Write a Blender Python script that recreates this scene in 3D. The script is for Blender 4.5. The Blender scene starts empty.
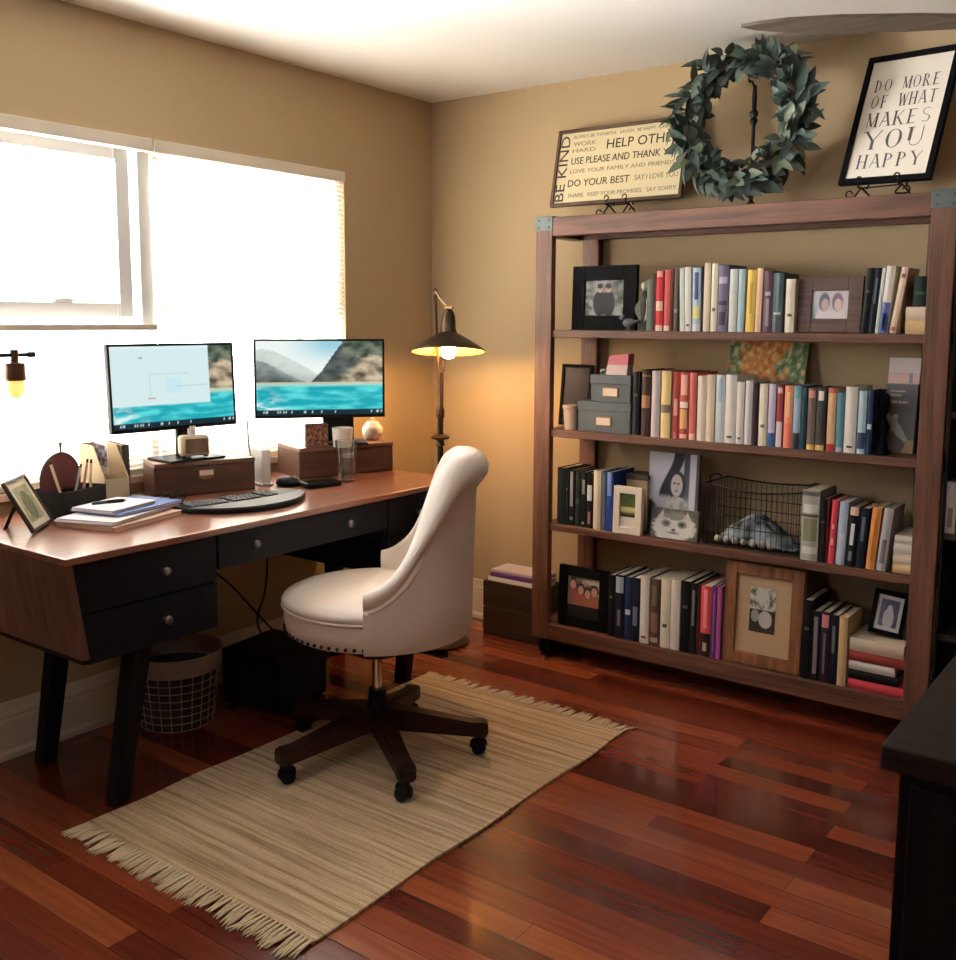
import bpy, bmesh, math, random
from mathutils import Vector, Matrix, noise
random.seed(7)
PI = math.pi
SC = bpy.context.scene
COL = SC.collection

# ------------------------------------------------------------------ materials
MATS = {}
def srgb(r, g, b):
    f = lambda c: (c/255/12.92) if c <= 10 else ((c/255+0.055)/1.055)**2.4
    return (f(r), f(g), f(b), 1)

def base_mat(name):
    m = bpy.data.materials.new(name); m.use_nodes = True
    return m, m.node_tree.nodes, m.node_tree.links, m.node_tree.nodes['Principled BSDF']

def mat(name, col, rough=0.6, metal=0.0, spec=0.5, bump=0.0, bscale=200, emit=None, coat=0.0, var=0.0):
    if name in MATS: return MATS[name]
    m, n, l, p = base_mat(name)
    p.inputs['Base Color'].default_value = col
    p.inputs['Roughness'].default_value = rough
    p.inputs['Metallic'].default_value = metal
    p.inputs['Specular IOR Level'].default_value = spec
    p.inputs['Coat Weight'].default_value = coat
    if bump or var:
        tc = n.new('ShaderNodeTexCoord'); no = n.new('ShaderNodeTexNoise')
        no.inputs['Scale'].default_value = bscale; no.inputs['Detail'].default_value = 3
        l.new(tc.outputs['Object'], no.inputs['Vector'])
        if bump:
            b = n.new('ShaderNodeBump'); b.inputs['Strength'].default_value = bump
            b.inputs['Distance'].default_value = 0.002
            l.new(no.outputs['Fac'], b.inputs['Height']); l.new(b.outputs['Normal'], p.inputs['Normal'])
        if var:
            mx = n.new('ShaderNodeMix'); mx.data_type = 'RGBA'
            mx.inputs[6].default_value = tuple(c*(1-var) for c in col[:3])+(1,)
            mx.inputs[7].default_value = tuple(min(1, c*(1+var)) for c in col[:3])+(1,)
            l.new(no.outputs['Fac'], mx.inputs[0]); l.new(mx.outputs[2], p.inputs['Base Color'])
    if emit:
        p.inputs['Emission Color'].default_value = emit[0]
        p.inputs['Emission Strength'].default_value = emit[1]
    MATS[name] = m
    return m

def wood(name, dark, light, axis='X', rough=0.5, scale=1.0, spec=0.5, bump=0.25, coat=0.0):
    """grain running along an object axis"""
    if name in MATS: return MATS[name]
    m, n, l, p = base_mat(name)
    tc = n.new('ShaderNodeTexCoord'); mp = n.new('ShaderNodeMapping')
    s = {'X': (1.6, 26, 26), 'Y': (26, 1.6, 26), 'Z': (26, 26, 1.6)}[axis]
    mp.inputs['Scale'].default_value = tuple(v*scale for v in s)
    l.new(tc.outputs['Object'], mp.inputs['Vector'])
    no = n.new('ShaderNodeTexNoise'); no.inputs['Scale'].default_value = 1.6
    no.inputs['Detail'].default_value = 7; no.inputs['Roughness'].default_value = 0.62; no.inputs['Distortion'].default_value = 0.6
    l.new(mp.outputs['Vector'], no.inputs['Vector'])
    r = n.new('ShaderNodeValToRGB'); e = r.color_ramp.elements
    e[0].position = 0.32; e[0].color = dark; e[1].position = 0.7; e[1].color = light
    l.new(no.outputs['Fac'], r.inputs['Fac']); l.new(r.outputs['Color'], p.inputs['Base Color'])
    p.inputs['Roughness'].default_value = rough
    p.inputs['Specular IOR Level'].default_value = spec
    p.inputs['Coat Weight'].default_value = coat
    p.inputs['Coat Roughness'].default_value = 0.15
    b = n.new('ShaderNodeBump'); b.inputs['Strength'].default_value = bump; b.inputs['Distance'].default_value = 0.002
    l.new(no.outputs['Fac'], b.inputs['Height']); l.new(b.outputs['Normal'], p.inputs['Normal'])
    MATS[name] = m
    return m

def pictured(name, rough=0.5, emit=0.0):
    """a printed or displayed picture: colours of the picture itself are stored on the mesh"""
    key = 'pic_'+name
    if key in MATS: return MATS[key]
    m, n, l, p = base_mat(key)
    a = n.new('ShaderNodeVertexColor'); a.layer_name = 'Col'
    p.inputs['Roughness'].default_value = rough
    p.inputs['Specular IOR Level'].default_value = 0.15
    if emit:
        p.inputs['Base Color'].default_value = (0, 0, 0, 1)
        l.new(a.outputs['Color'], p.inputs['Emission Color']); p.inputs['Emission Strength'].default_value = emit
        p.inputs['Roughness'].default_value = 0.3
    else:
        l.new(a.outputs['Color'], p.inputs['Base Color'])
    MATS[key] = m
    return m

# ------------------------------------------------------------------ mesh helpers
def add_box(bm, x0, x1, y0, y1, z0, z1, bev=0.0, M=None, seg=2):
    b = bmesh.new(); bmesh.ops.create_cube(b, size=1)
    for v in b.verts:
        v.co = Vector(((x0+x1)/2+v.co.x*(x1-x0), (y0+y1)/2+v.co.y*(y1-y0), (z0+z1)/2+v.co.z*(z1-z0)))
    if bev: bmesh.ops.bevel(b, geom=list(b.edges), offset=bev, segments=seg, profile=0.6, affect='EDGES')
    if M is not None: b.transform(M)
    t = bpy.data.meshes.new('t'); b.to_mesh(t); b.free(); bm.from_mesh(t); bpy.data.meshes.remove(t)

def add_prism(bm, poly, d0, d1, axis='Y'):
    """polygon (a, b) extruded along an axis; Y: a=x b=z, X: a=y b=z, Z: a=x b=y"""
    f = {'Y': lambda a, b, d: (a, d, b), 'X': lambda a, b, d: (d, a, b), 'Z': lambda a, b, d: (a, b, d)}[axis]
    A = [bm.verts.new(f(a, b, d0)) for a, b in poly]; B = [bm.verts.new(f(a, b, d1)) for a, b in poly]
    n = len(poly)
    fs = [bm.faces.new(A), bm.faces.new(B[::-1])]
    for i in range(n): fs.append(bm.faces.new((A[i], B[i], B[(i+1) % n], A[(i+1) % n])))
    bmesh.ops.recalc_face_normals(bm, faces=fs)

def add_lathe(bm, prof, seg=24, c=(0, 0, 0), M=None):
    rings = []; c = Vector(c); new = []
    for r, z in prof:
        if r < 1e-6:
            ring = [bm.verts.new(c+Vector((0, 0, z)))]
        else:
            ring = [bm.verts.new(c+Vector((r*math.cos(2*PI*i/seg), r*math.sin(2*PI*i/seg), z))) for i in range(seg)]
        rings.append(ring); new += ring
    fs = []
    for a, b in zip(rings, rings[1:]):
        if len(a) == 1 and len(b) == 1: continue
        for i in range(seg):
            j = (i+1) % seg
            if len(a) == 1: fs.append(bm.faces.new((a[0], b[i], b[j])))
            elif len(b) == 1: fs.append(bm.faces.new((a[i], a[j], b[0])))
            else: fs.append(bm.faces.new((a[i], a[j], b[j], b[i])))
    if M is not None:
        for v in new: v.co = M @ v.co
    bmesh.ops.recalc_face_normals(bm, faces=fs)

def smooth_path(pts, k=6, closed=False):
    P = [Vector(p) for p in pts]; n = len(P); out = []
    rng = range(n if closed else n-1)
    for i in rng:
        p0 = P[(i-1) % n] if closed or i > 0 else P[0]
        p1 = P[i]; p2 = P[(i+1) % n]
        p3 = P[(i+2) % n] if closed or i+2 < n else P[-1]
        for j in range(k):
            t = j/k
            out.append(0.5*((2*p1)+(p2-p0)*t+(2*p0-5*p1+4*p2-p3)*t*t+(3*p1-p0-3*p2+p3)*t**3))
    if not closed: out.append(P[-1])
    return out

def add_tube(bm, pts, r, seg=8, closed=False, cap=True):
    P = [Vector(p) for p in pts]; n = len(P)
    R = r if isinstance(r, (list, tuple)) else [r]*n
    T = []
    for i in range(n):
        a = P[(i-1) % n] if closed or i > 0 else P[0]
        b = P[(i+1) % n] if closed or i < n-1 else P[-1]
        d = b-a
        T.append(d.normalized() if d.length > 1e-9 else Vector((0, 0, 1)))
    up = Vector((0, 0, 1)) if abs(T[0].z) < 0.9 else Vector((1, 0, 0))
    nx = T[0].cross(up).normalized(); rings = []
    for i in range(n):
        nx = (nx-T[i]*nx.dot(T[i]))
        nx = nx.normalized() if nx.length > 1e-6 else T[i].orthogonal().normalized()
        ny = T[i].cross(nx)
        rings.append([bm.verts.new(P[i]+(nx*math.cos(2*PI*k/seg)+ny*math.sin(2*PI*k/seg))*R[i]) for k in range(seg)])
    fs = []
    for i in range(n if closed else n-1):
        a, b = rings[i], rings[(i+1) % n]
        for k in range(seg): fs.append(bm.faces.new((a[k], a[(k+1) % seg], b[(k+1) % seg], b[k])))
    if cap and not closed:
        fs.append(bm.faces.new(rings[0][::-1])); fs.append(bm.faces.new(rings[-1]))
    bmesh.ops.recalc_face_normals(bm, faces=fs)

def add_grid(bm, nu, nv, f, closed_u=False):
    V = [[bm.verts.new(f(i/nu, j/nv)) for j in range(nv+1)] for i in range(nu if closed_u else nu+1)]
    for i in range(nu):
        for j in range(nv):
            a = V[i]; b = V[(i+1) % len(V)]
            bm.faces.new((a[j], b[j], b[j+1], a[j+1]))
    return V

def add_sphere(bm, c, r, seg=14, rings=9, s=(1, 1, 1)):
    add_lathe(bm, [(r*math.sin(PI*i/rings)*1.0 if 0 < i < rings else 0, -r*math.cos(PI*i/rings)) for i in range(rings+1)], seg,
              M=Matrix.Translation(c) @ Matrix.Diagonal((s[0], s[1], s[2], 1)))

# ------------------------------------------------------------------ object helpers
def obj(name, bm, m, parent=None, smooth=None, loc=None, rot=None):
    me = bpy.data.meshes.new(name); bm.to_mesh(me); bm.free()
    o = bpy.data.objects.new(name, me); COL.objects.link(o)
    for x in (m if isinstance(m, (list, tuple)) else [m]): me.materials.append(x)
    if parent is not None: o.parent = parent
    if loc is not None: o.location = loc
    if rot is not None: o.rotation_euler = rot
    if smooth is not None:
        for p in me.polygons: p.use_smooth = True
        if smooth < 179: me.set_sharp_from_angle(angle=math.radians(smooth))
    return o

LABELS = {}
def tag(o, label, cat, group=None):
    o['label'] = label; o['category'] = cat
    if group: o['group'] = group
    assert label not in LABELS, label
    assert 4 <= len(label.split()) <= 16, label
    LABELS[label] = o.name
    return o

def thing(name, label, cat, loc=(0, 0, 0), rotz=0.0, group=None):
    o = bpy.data.objects.new(name, None); COL.objects.link(o)
    o.empty_display_size = 0.05
    o.location = loc; o.rotation_euler = (0, 0, rotz)
    return tag(o, label, cat, group)

def struct(name, bm, m, parent=None, smooth=None):
    o = obj(name, bm, m, parent, smooth)
    if parent is None: o['kind'] = 'structure'
    return o

def BM(): return bmesh.new()

def boxobj(name, dims, m, parent=None, bev=0.0, loc=None, rot=None, smooth=None):
    b = BM(); add_box(b, *dims, bev=bev); return obj(name, b, m, parent, smooth, loc, rot)

def picture(name, w, h, fn, m, parent, nx=60, ny=60, loc=(0, 0, 0), rot=(0, 0, 0)):
    """flat printed picture in the local XZ plane, facing -Y, lower edge at z=0, centred on x"""
    bm = BM(); lay = bm.loops.layers.float_color.new('Col')
    V = [[bm.verts.new(((i/nx-0.5)*w, 0, j/ny*h)) for j in range(ny+1)] for i in range(nx+1)]
    for i in range(nx):
        for j in range(ny):
            f = bm.faces.new((V[i][j], V[i+1][j], V[i+1][j+1], V[i][j+1]))
            for lp, (a, b) in zip(f.loops, ((i, j), (i+1, j), (i+1, j+1), (i, j+1))):
                c = fn(a/nx, b/ny); lp[lay] = (c[0], c[1], c[2], 1)
    return obj(name, bm, m, parent, None, loc, rot)

def nz(x, y, s=1.0, z=0.0): return 0.42*noise.fractal(Vector((x*s, y*s, z)), 0.9, 2.1, 4)
def mixc(a, b, t):
    t = max(0, min(1, t)); return tuple(a[i]*(1-t)+b[i]*t for i in range(3))
def sm(a, b, x):
    t = max(0, min(1, (x-a)/(b-a))); return t*t*(3-2*t)
def ell(u, v, cu, cv, ru, rv): return ((u-cu)/ru)**2+((v-cv)/rv)**2

def text_mesh(body, size, parent, m, loc, rot=(0, 0, 0), name='lettering', extr=0.0008, width=None, align='LEFT', spacing=1.0):
    c = bpy.data.curves.new('txt', 'FONT'); c.body = body; c.size = size; c.extrude = extr; c.align_x = align
    c.resolution_u = 3; c.space_character = spacing
    o = bpy.data.objects.new('txt', c); COL.objects.link(o)
    bpy.context.view_layer.update()
    me = bpy.data.meshes.new_from_object(o.evaluated_get(bpy.context.evaluated_depsgraph_get()))
    bpy.data.objects.remove(o)
    xs = [v.co.x for v in me.vertices]; w = max(xs)-min(xs)
    k = (width/w) if width else 1
    x0 = min(xs)
    for v in me.vertices: v.co = Vector(((v.co.x-x0)*k, -v.co.z, v.co.y))   # stands up, faces -Y
    t = bpy.data.objects.new(name, me); COL.objects.link(t); me.materials.clear(); me.materials.append(m)
    t.parent = parent; t.location = loc; t.rotation_euler = rot
    return t

# ------------------------------------------------------------------ shared materials
M_BLACK = mat('black_paint', (0.004, 0.004, 0.0045, 1), 0.7, spec=0.08)
M_BLACKPL = mat('black_plastic', (0.006, 0.006, 0.007, 1), 0.5, spec=0.18)
M_IRON = mat('wrought_iron', (0.012, 0.011, 0.010, 1), 0.55, 0.6)
M_WHITEPL = mat('white_plastic', (0.8, 0.79, 0.76, 1), 0.4)
M_PAPER = mat('paper_edges', srgb(226, 212, 186), 0.85, bump=0.3, bscale=400)
M_TRIM = mat('trim_paint', srgb(225, 214, 196), 0.4)
M_SHELFX = wood('bookcase_wood_x', srgb(66, 38, 26), srgb(128, 84, 62), 'X', 0.55)
M_SHELFY = wood('bookcase_wood_y', srgb(66, 38, 26), srgb(128, 84, 62), 'Y', 0.55)
M_SHELFZ = wood('bookcase_wood_z', srgb(66, 38, 26), srgb(128, 84, 62), 'Z', 0.55)
M_STEEL = mat('bracket_steel', srgb(92, 98, 96), 0.5, 0.7)
M_DESKTOP = wood('desk_top_wood', srgb(98, 56, 42), srgb(144, 90, 68), 'Y', 0.3, 0.8, bump=0.05, coat=0.35)
M_DESKEND = wood('desk_end_wood', srgb(74, 44, 34), srgb(122, 82, 66), 'Z', 0.45, 0.8, bump=0.15)
M_NAVY = mat('navy_black_paint', srgb(20, 20, 25), 0.6, spec=0.14, bump=0.06, bscale=60)
M_WALNUT = wood('walnut_box', srgb(48, 27, 20), srgb(84, 52, 38), 'Y', 0.5)
M_BRASS = mat('aged_brass', srgb(120, 98, 70), 0.4, 0.85)
M_PEWTER = mat('dark_pewter', srgb(112, 106, 100), 0.4, 0.8)
M_CHROME = mat('chrome', (0.6, 0.6, 0.6, 1), 0.22, 1.0)
M_CREAM = mat('cream_linen', srgb(230, 216, 203), 0.92, spec=0.15, bump=0.35, bscale=420)
M_DARKWOOD = wood('dark_cherry', srgb(34, 14, 10), srgb(66, 30, 22), 'X', 0.35)

def glass_mat(name, tint=(1, 1, 1, 1), gloss=0.08):
    if name in MATS: return MATS[name]
    m = bpy.data.materials.new(name); m.use_nodes = True; n = m.node_tree.nodes; l = m.node_tree.links
    n.clear()
    out = n.new('ShaderNodeOutputMaterial'); t = n.new('ShaderNodeBsdfTransparent'); g = n.new('ShaderNodeBsdfGlossy')
    t.inputs['Color'].default_value = tint; g.inputs['Roughness'].default_value = 0.05
    f = n.new('ShaderNodeLayerWeight'); f.inputs['Blend'].default_value = 0.25
    mu = n.new('ShaderNodeMath'); mu.operation = 'MULTIPLY_ADD'; mu.inputs[1].default_value = 0.55; mu.inputs[2].default_value = gloss
    l.new(f.outputs['Fresnel'], mu.inputs[0])
    mx = n.new('ShaderNodeMixShader'); l.new(mu.outputs[0], mx.inputs[0]); l.new(t.outputs[0], mx.inputs[1]); l.new(g.outputs[0], mx.inputs[2])
    l.new(mx.outputs[0], out.inputs['Surface'])
    MATS[name] = m
    return m
M_PANE = glass_mat('window_glass', gloss=0.03)
M_GLASS = glass_mat('clear_glass', (0.93, 0.95, 0.95, 1), 0.1)

def shade_mat():
    m = bpy.data.materials.new('shade_fabric'); m.use_nodes = True; n = m.node_tree.nodes; l = m.node_tree.links
    n.clear()
    out = n.new('ShaderNodeOutputMaterial'); t = n.new('ShaderNodeBsdfTranslucent'); d = n.new('ShaderNodeBsdfDiffuse')
    t.inputs['Color'].default_value = (0.86, 0.80, 0.68, 1); d.inputs['Color'].default_value = (0.8, 0.75, 0.66, 1)
    mx = n.new('ShaderNodeMixShader'); mx.inputs[0].default_value = 0.45
    l.new(t.outputs[0], mx.inputs[1]); l.new(d.outputs[0], mx.inputs[2]); l.new(mx.outputs[0], out.inputs['Surface'])
    return m
M_SHADE = shade_mat()
WORLD, EXPO = 23.0, 0.1
# ------------------------------------------------------------------ the room
XR, YB, HC = 5.3, -6.2, 2.44
W0, W1, WZ0, WZ1 = -2.56, -0.595, 0.87, 2.053     # window opening in the left wall
def floor_mat():
    m, n, l, p = base_mat('cherry_floor')
    tc = n.new('ShaderNodeTexCoord'); br = n.new('ShaderNodeTexBrick')
    br.offset = 0.37; br.offset_frequency = 2; br.squash = 1.0
    for k, v in (('Scale', 1.0), ('Mortar Size', 0.0009), ('Mortar Smooth', 0.1), ('Bias', 0.0), ('Brick Width', 1.15), ('Row Height', 0.083)):
        br.inputs[k].default_value = v
    br.inputs['Color1'].default_value = (0, 0, 0, 1); br.inputs['Color2'].default_value = (1, 1, 1, 1); br.inputs['Mortar'].default_value = (0.3, 0.3, 0.3, 1)
    l.new(tc.outputs['Object'], br.inputs['Vector'])
    r = n.new('ShaderNodeValToRGB'); e = r.color_ramp.elements
    e[0].position = 0.0; e[0].color = srgb(86, 34, 24)
    e[1].position = 1.0; e[1].color = srgb(150, 82, 48)
    for pos, c in ((0.3, srgb(106, 44, 29)), (0.55, srgb(120, 53, 34)), (0.8, srgb(136, 66, 42))):
        x = r.color_ramp.elements.new(pos); x.color = c
    l.new(br.outputs['Color'], r.inputs['Fac'])
    mp = n.new('ShaderNodeMapping'); mp.inputs['Scale'].default_value = (2, 40, 1); l.new(tc.outputs['Object'], mp.inputs['Vector'])
    no = n.new('ShaderNodeTexNoise'); no.inputs['Scale'].default_value = 1.5; no.inputs['Detail'].default_value = 6; no.inputs['Distortion'].default_value = 0.8
    l.new(mp.outputs['Vector'], no.inputs['Vector'])
    r2 = n.new('ShaderNodeValToRGB'); r2.color_ramp.elements[0].position = 0.3; r2.color_ramp.elements[0].color = (0.76, 0.73, 0.71, 1)
    r2.color_ramp.elements[1].position = 0.7; r2.color_ramp.elements[1].color = (1.15, 1.12, 1.1, 1)
    l.new(no.outputs['Fac'], r2.inputs['Fac'])
    mu = n.new('ShaderNodeMix'); mu.data_type = 'RGBA'; mu.blend_type = 'MULTIPLY'; mu.inputs[0].default_value = 1
    l.new(r.outputs['Color'], mu.inputs[6]); l.new(r2.outputs['Color'], mu.inputs[7])
    mo = n.new('ShaderNodeMix'); mo.data_type = 'RGBA'; mo.inputs[7].default_value = (0.012, 0.005, 0.004, 1)
    l.new(br.outputs['Fac'], mo.inputs[0]); l.new(mu.outputs[2], mo.inputs[6]); l.new(mo.outputs[2], p.inputs['Base Color'])
    p.inputs['Roughness'].default_value = 0.2; p.inputs['Specular IOR Level'].default_value = 0.5
    p.inputs['Coat Weight'].default_value = 0.35; p.inputs['Coat Roughness'].default_value = 0.08
    b = n.new('ShaderNodeBump'); b.inputs['Strength'].default_value = 0.25; b.inputs['Distance'].default_value = 0.001; b.invert = True
    l.new(br.outputs['Fac'], b.inputs['Height']); l.new(b.outputs['Normal'], p.inputs['Normal'])
    return m
M_WALL = mat('tan_wall_paint', srgb(178, 155, 121), 0.85, spec=0.15, bump=0.08, bscale=180)
M_CEIL = mat('ceiling_paint', srgb(244, 241, 233), 0.9, spec=0.1)

b = BM(); add_box(b, -0.2, XR+0.2, YB-0.2, 0.2, -0.12, 0); struct('floor', b, floor_mat())
b = BM(); add_box(b, -0.2, XR+0.2, YB-0.2, 0.2, HC, HC+0.12); struct('ceiling', b, M_CEIL)
b = BM()
add_box(b, -0.16, 0, YB, W0, 0, HC); add_box(b, -0.16, 0, W1, 0, 0, HC)
add_box(b, -0.16, 0, W0, W1, 0, WZ0); add_box(b, -0.16, 0, W0, W1, WZ1, HC)
struct('wall_left', b, M_WALL)
b = BM(); add_box(b, -0.16, XR+0.16, 0, 0.16, 0, HC); struct('wall_back', b, M_WALL)
b = BM(); add_box(b, XR, XR+0.16, YB, 0, 0, HC); struct('wall_right', b, M_WALL)
# wall behind the camera with an unseen window, added and sized for fill light
RX0, RX1, RZ0, RZ1 = 1.3, 1.9, 1.8, 2.2
b = BM()
add_box(b, -0.16, RX0, YB-0.16, YB, 0, HC); add_box(b, RX1, XR+0.16, YB-0.16, YB, 0, HC)
add_box(b, RX0, RX1, YB-0.16, YB, 0, RZ0); add_box(b, RX0, RX1, YB-0.16, YB, RZ1, HC)
struct('wall_front', b, M_WALL)
b = BM()
for x in (RX0, (RX0+RX1)/2-0.025, RX1-0.05): add_box(b, x, x+0.05, YB-0.12, YB-0.04, RZ0, RZ1)
for z in (RZ0, RZ1-0.05): add_box(b, RX0, RX1, YB-0.12, YB-0.04, z, z+0.05)
w3 = struct('fill_window', b, M_TRIM)
b = BM(); add_box(b, RX0+0.05, RX1-0.05, YB-0.085, YB-0.08, RZ0+0.05, RZ1-0.05); obj('pane', b, M_PANE, w3)

def baseboard(name, a0, a1, axis):
    prof = [(0, 0), (0.022, 0), (0.022, 0.018), (0.016, 0.03), (0.016, 0.125), (0.013, 0.135), (0.016, 0.145), (0.011, 0.165), (0.009, 0.185), (0, 0.187)]
    b = BM()
    if axis == 'Y': add_prism(b, prof, a0, a1, 'Y')
    else: add_prism(b, [(-u, v) for u, v in prof], a0, a1, 'X')
    return struct(name, b, M_TRIM)
baseboard('baseboard_left', YB, -0.024, 'Y')
baseboard('baseboard_back', 0.0, XR, 'X')

# window: frame in the opening, an upper sash on the left half, the mullion
MU0, MU1 = -1.6, -1.55
b = BM()
for y0, y1 in ((W0, W0+0.04), (MU0, MU1), (W1-0.035, W1)): add_box(b, -0.13, -0.03, y0, y1, WZ0, WZ1, 0.003)
for y0, y1 in ((W0+0.04, MU0), (MU1, W1-0.035)):
    add_box(b, -0.13, -0.03, y0, y1, WZ0, WZ0+0.04, 0.003); add_box(b, -0.13, -0.03, y0, y1, WZ1-0.03, WZ1, 0.003)
M_VINYL = mat('window_vinyl', srgb(228, 228, 226), 0.35)
w1 = struct('window_1', b, M_VINYL)
def sash(y0, y1, z0, z1, x, parent, latch):
    b = BM()
    add_box(b, x-0.035, x, y0, y0+0.055, z0, z1, 0.004); add_box(b, x-0.035, x, y1-0.055, y1, z0, z1, 0.004)
    add_box(b, x-0.034, x-0.001, y0+0.055, y1-0.055, z0, z0+0.05, 0.004); add_box(b, x-0.034, x-0.001, y0+0.055, y1-0.055, z1-0.05, z1, 0.004)
    s = obj('sash', b, M_VINYL, parent)
    b = BM(); add_box(b, x-0.02, x-0.015, y0+0.05, y1-0.05, z0+0.045, z1-0.045); obj('pane', b, M_PANE, s)
    if latch:
        b = BM(); add_box(b, x-0.03, x-0.002, (y0+y1)/2+0.15, (y0+y1)/2+0.22, z0+0.05, z0+0.064, 0.004); obj('latch', b, M_VINYL, s)
sash(W0+0.04, MU0-0.02, 1.43, WZ1-0.03, -0.05, w1, True)
sash(W0+0.04, MU0-0.02, WZ0+0.04, 1.47, -0.09, w1, False)
sash(MU1, W1-0.035, 1.43, WZ1-0.03, -0.05, w1, False)
sash(MU1, W1-0.035, WZ0+0.04, 1.47, -0.09, w1, False)
b = BM(); add_box(b, -0.03, 0.02, W0-0.02, W1+0.02, WZ0-0.025, WZ0, 0.004); struct('trim_1', b, M_TRIM)

def shade(name, label, y0, y1, z0, z1, ztop):
    t = thing(name, label, 'window shade', (0, (y0+y1)/2, z0), 0, 'pleated fabric shades in the window')
    h = (y1-y0)/2
    b = BM(); add_box(b, -0.028, 0.012, -h, h, ztop-0.045-z0, ztop-z0, 0.004); obj('headrail', b, M_TRIM, t)
    n = int((z1-z0)/0.019)
    b = BM()
    def f(u, v): 
        k = round(v*2*n)
        return Vector((-0.008+(0.006 if k % 2 else -0.006), (u-0.5)*2*(h-0.004), v*(z1-z0)))
    add_grid(b, 1, 2*n, f); obj('pleated_fabric', b, M_SHADE, t)
    if z1 < ztop-0.1:
        b = BM(); add_box(b, -0.024, 0.008, -h, h, z1-z0-0.005, z1-z0+0.016, 0.004); obj('middle_rail', b, M_TRIM, t)
        for s in (-0.7, 0.7):
            b = BM(); add_tube(b, [(-0.008, s*h, z1-z0+0.016), (-0.008, s*h, ztop-0.045-z0)], 0.0008, 5); obj('cord', b, M_TRIM, t)
    b = BM(); add_box(b, -0.024, 0.008, -h, h, -0.018, 0.002, 0.004); obj('bottom_rail', b, M_TRIM, t)
shade('pleated_shade', 'cream pleated window shade lowered halfway below the open upper sash', W0+0.005, MU1-0.012, WZ0+0.02, 1.39, WZ1)
shade('pleated_shade', 'cream pleated window shade covering the whole right half behind the monitors', MU1-0.006, W1-0.004, WZ0+0.02, WZ1-0.05, WZ1)

# ------------------------------------------------------------------ ceiling fan at rest (a blade reaches into the top right corner)
FX, FY = 2.64, -0.82
fan = thing('ceiling_fan', 'dark ceiling fan whose blade reaches in over the wall beside the wreath', 'ceiling fan', (FX, FY, HC))
M_FAN = wood('fan_blade_wood', srgb(112, 100, 86), srgb(142, 128, 110), 'X', 0.7)
b = BM(); add_lathe(b, [(0, 0), (0.07, 0), (0.065, -0.05), (0.015, -0.06), (0.015, -0.17), (0.1, -0.18), (0.11, -0.24), (0.09, -0.29), (0, -0.3)], 28); obj('motor_housing', b, M_IRON, fan, 40)
for k in range(3):
    a = math.radians(212+120*k); R = Matrix.Rotation(a, 4, 'Z') @ Matrix.Translation((0, 0, -0.255)) @ Matrix.Rotation(math.radians(3), 4, 'X')
    b = BM()
    pts = [(0.17, -0.045), (0.3, -0.058), (0.5, -0.06), (0.62, -0.046), (0.69, -0.024), (0.73, 0), (0.69, 0.024), (0.62, 0.046), (0.5, 0.06), (0.3, 0.058), (0.17, 0.045)]
    add_prism(b, pts, -0.004, 0.004, 'Z'); b.transform(R); bl = obj('blade', b, M_FAN, fan)
    b = BM(); add_box(b, 0.085, 0.21, -0.018, 0.018, 0.004, 0.01, 0.002); b.transform(R); obj('blade_bracket', b, M_IRON, bl)

# ------------------------------------------------------------------ rug
RUX0, RUX1, RUY0, RUY1 = 0.605, 1.515, -2.285, -0.80
def rug_mat():
    m, n, l, p = base_mat('jute_rug')
    tc = n.new('ShaderNodeTexCoord'); mp = n.new('ShaderNodeMapping'); mp.inputs['Scale'].default_value = (0.9, 36, 1)
    l.new(tc.outputs['Object'], mp.inputs['Vector'])
    no = n.new('ShaderNodeTexNoise'); no.inputs['Scale'].default_value = 1.5; no.inputs['Detail'].default_value = 5; no.inputs['Roughness'].default_value = 0.7
    l.new(mp.outputs['Vector'], no.inputs['Vector'])
    r = n.new('ShaderNodeValToRGB'); e = r.color_ramp.elements
    e[0].position = 0.3; e[0].color = srgb(140, 112, 82); e[1].position = 0.72; e[1].color = srgb(240, 216, 184)
    x = r.color_ramp.elements.new(0.5); x.color = srgb(212, 182, 146)
    l.new(no.outputs['Fac'], r.inputs['Fac'])
    w = n.new('ShaderNodeTexWave'); w.wave_type = 'BANDS'; w.bands_direction = 'Y'; w.inputs['Scale'].default_value = 42; w.inputs['Distortion'].default_value = 2.5
    w.inputs['Detail'].default_value = 2; w.inputs['Detail Scale'].default_value = 6
    l.new(tc.outputs['Object'], w.inputs['Vector'])
    n2 = n.new('ShaderNodeTexNoise'); n2.inputs['Scale'].default_value = 130; l.new(tc.outputs['Object'], n2.inputs['Vector'])
    ad = n.new('ShaderNodeMath'); ad.operation = 'ADD'; l.new(w.outputs['Fac'], ad.inputs[0]); l.new(n2.outputs['Fac'], ad.inputs[1])
    mr = n.new('ShaderNodeMapRange'); mr.inputs['From Max'].default_value = 1.6; mr.inputs['To Min'].default_value = 0.74; mr.inputs['To Max'].default_value = 1.2
    l.new(ad.outputs[0], mr.inputs['Value'])
    mu = n.new('ShaderNodeVectorMath'); mu.operation = 'SCALE'; l.new(r.outputs['Color'], mu.inputs[0]); l.new(mr.outputs['Result'], mu.inputs['Scale'])
    l.new(mu.outputs[0], p.inputs['Base Color'])
    b = n.new('ShaderNodeBump'); b.inputs['Strength'].default_value = 0.8; b.inputs['Distance'].default_value = 0.003
    l.new(ad.outputs[0], b.inputs['Height']); l.new(b.outputs['Normal'], p.inputs['Normal'])
    p.inputs['Roughness'].default_value = 0.95; p.inputs['Specular IOR Level'].default_value = 0.1
    return m
M_RUG = rug_mat()
M_FRINGE = mat('rug_fringe', srgb(226, 204, 170), 0.95, spec=0.1, bump=0.4, bscale=300)
rug = thing('area_rug', 'tan woven jute rug with fringed ends under the office chair', 'rug', (0, 0, 0))
b = BM()
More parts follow.
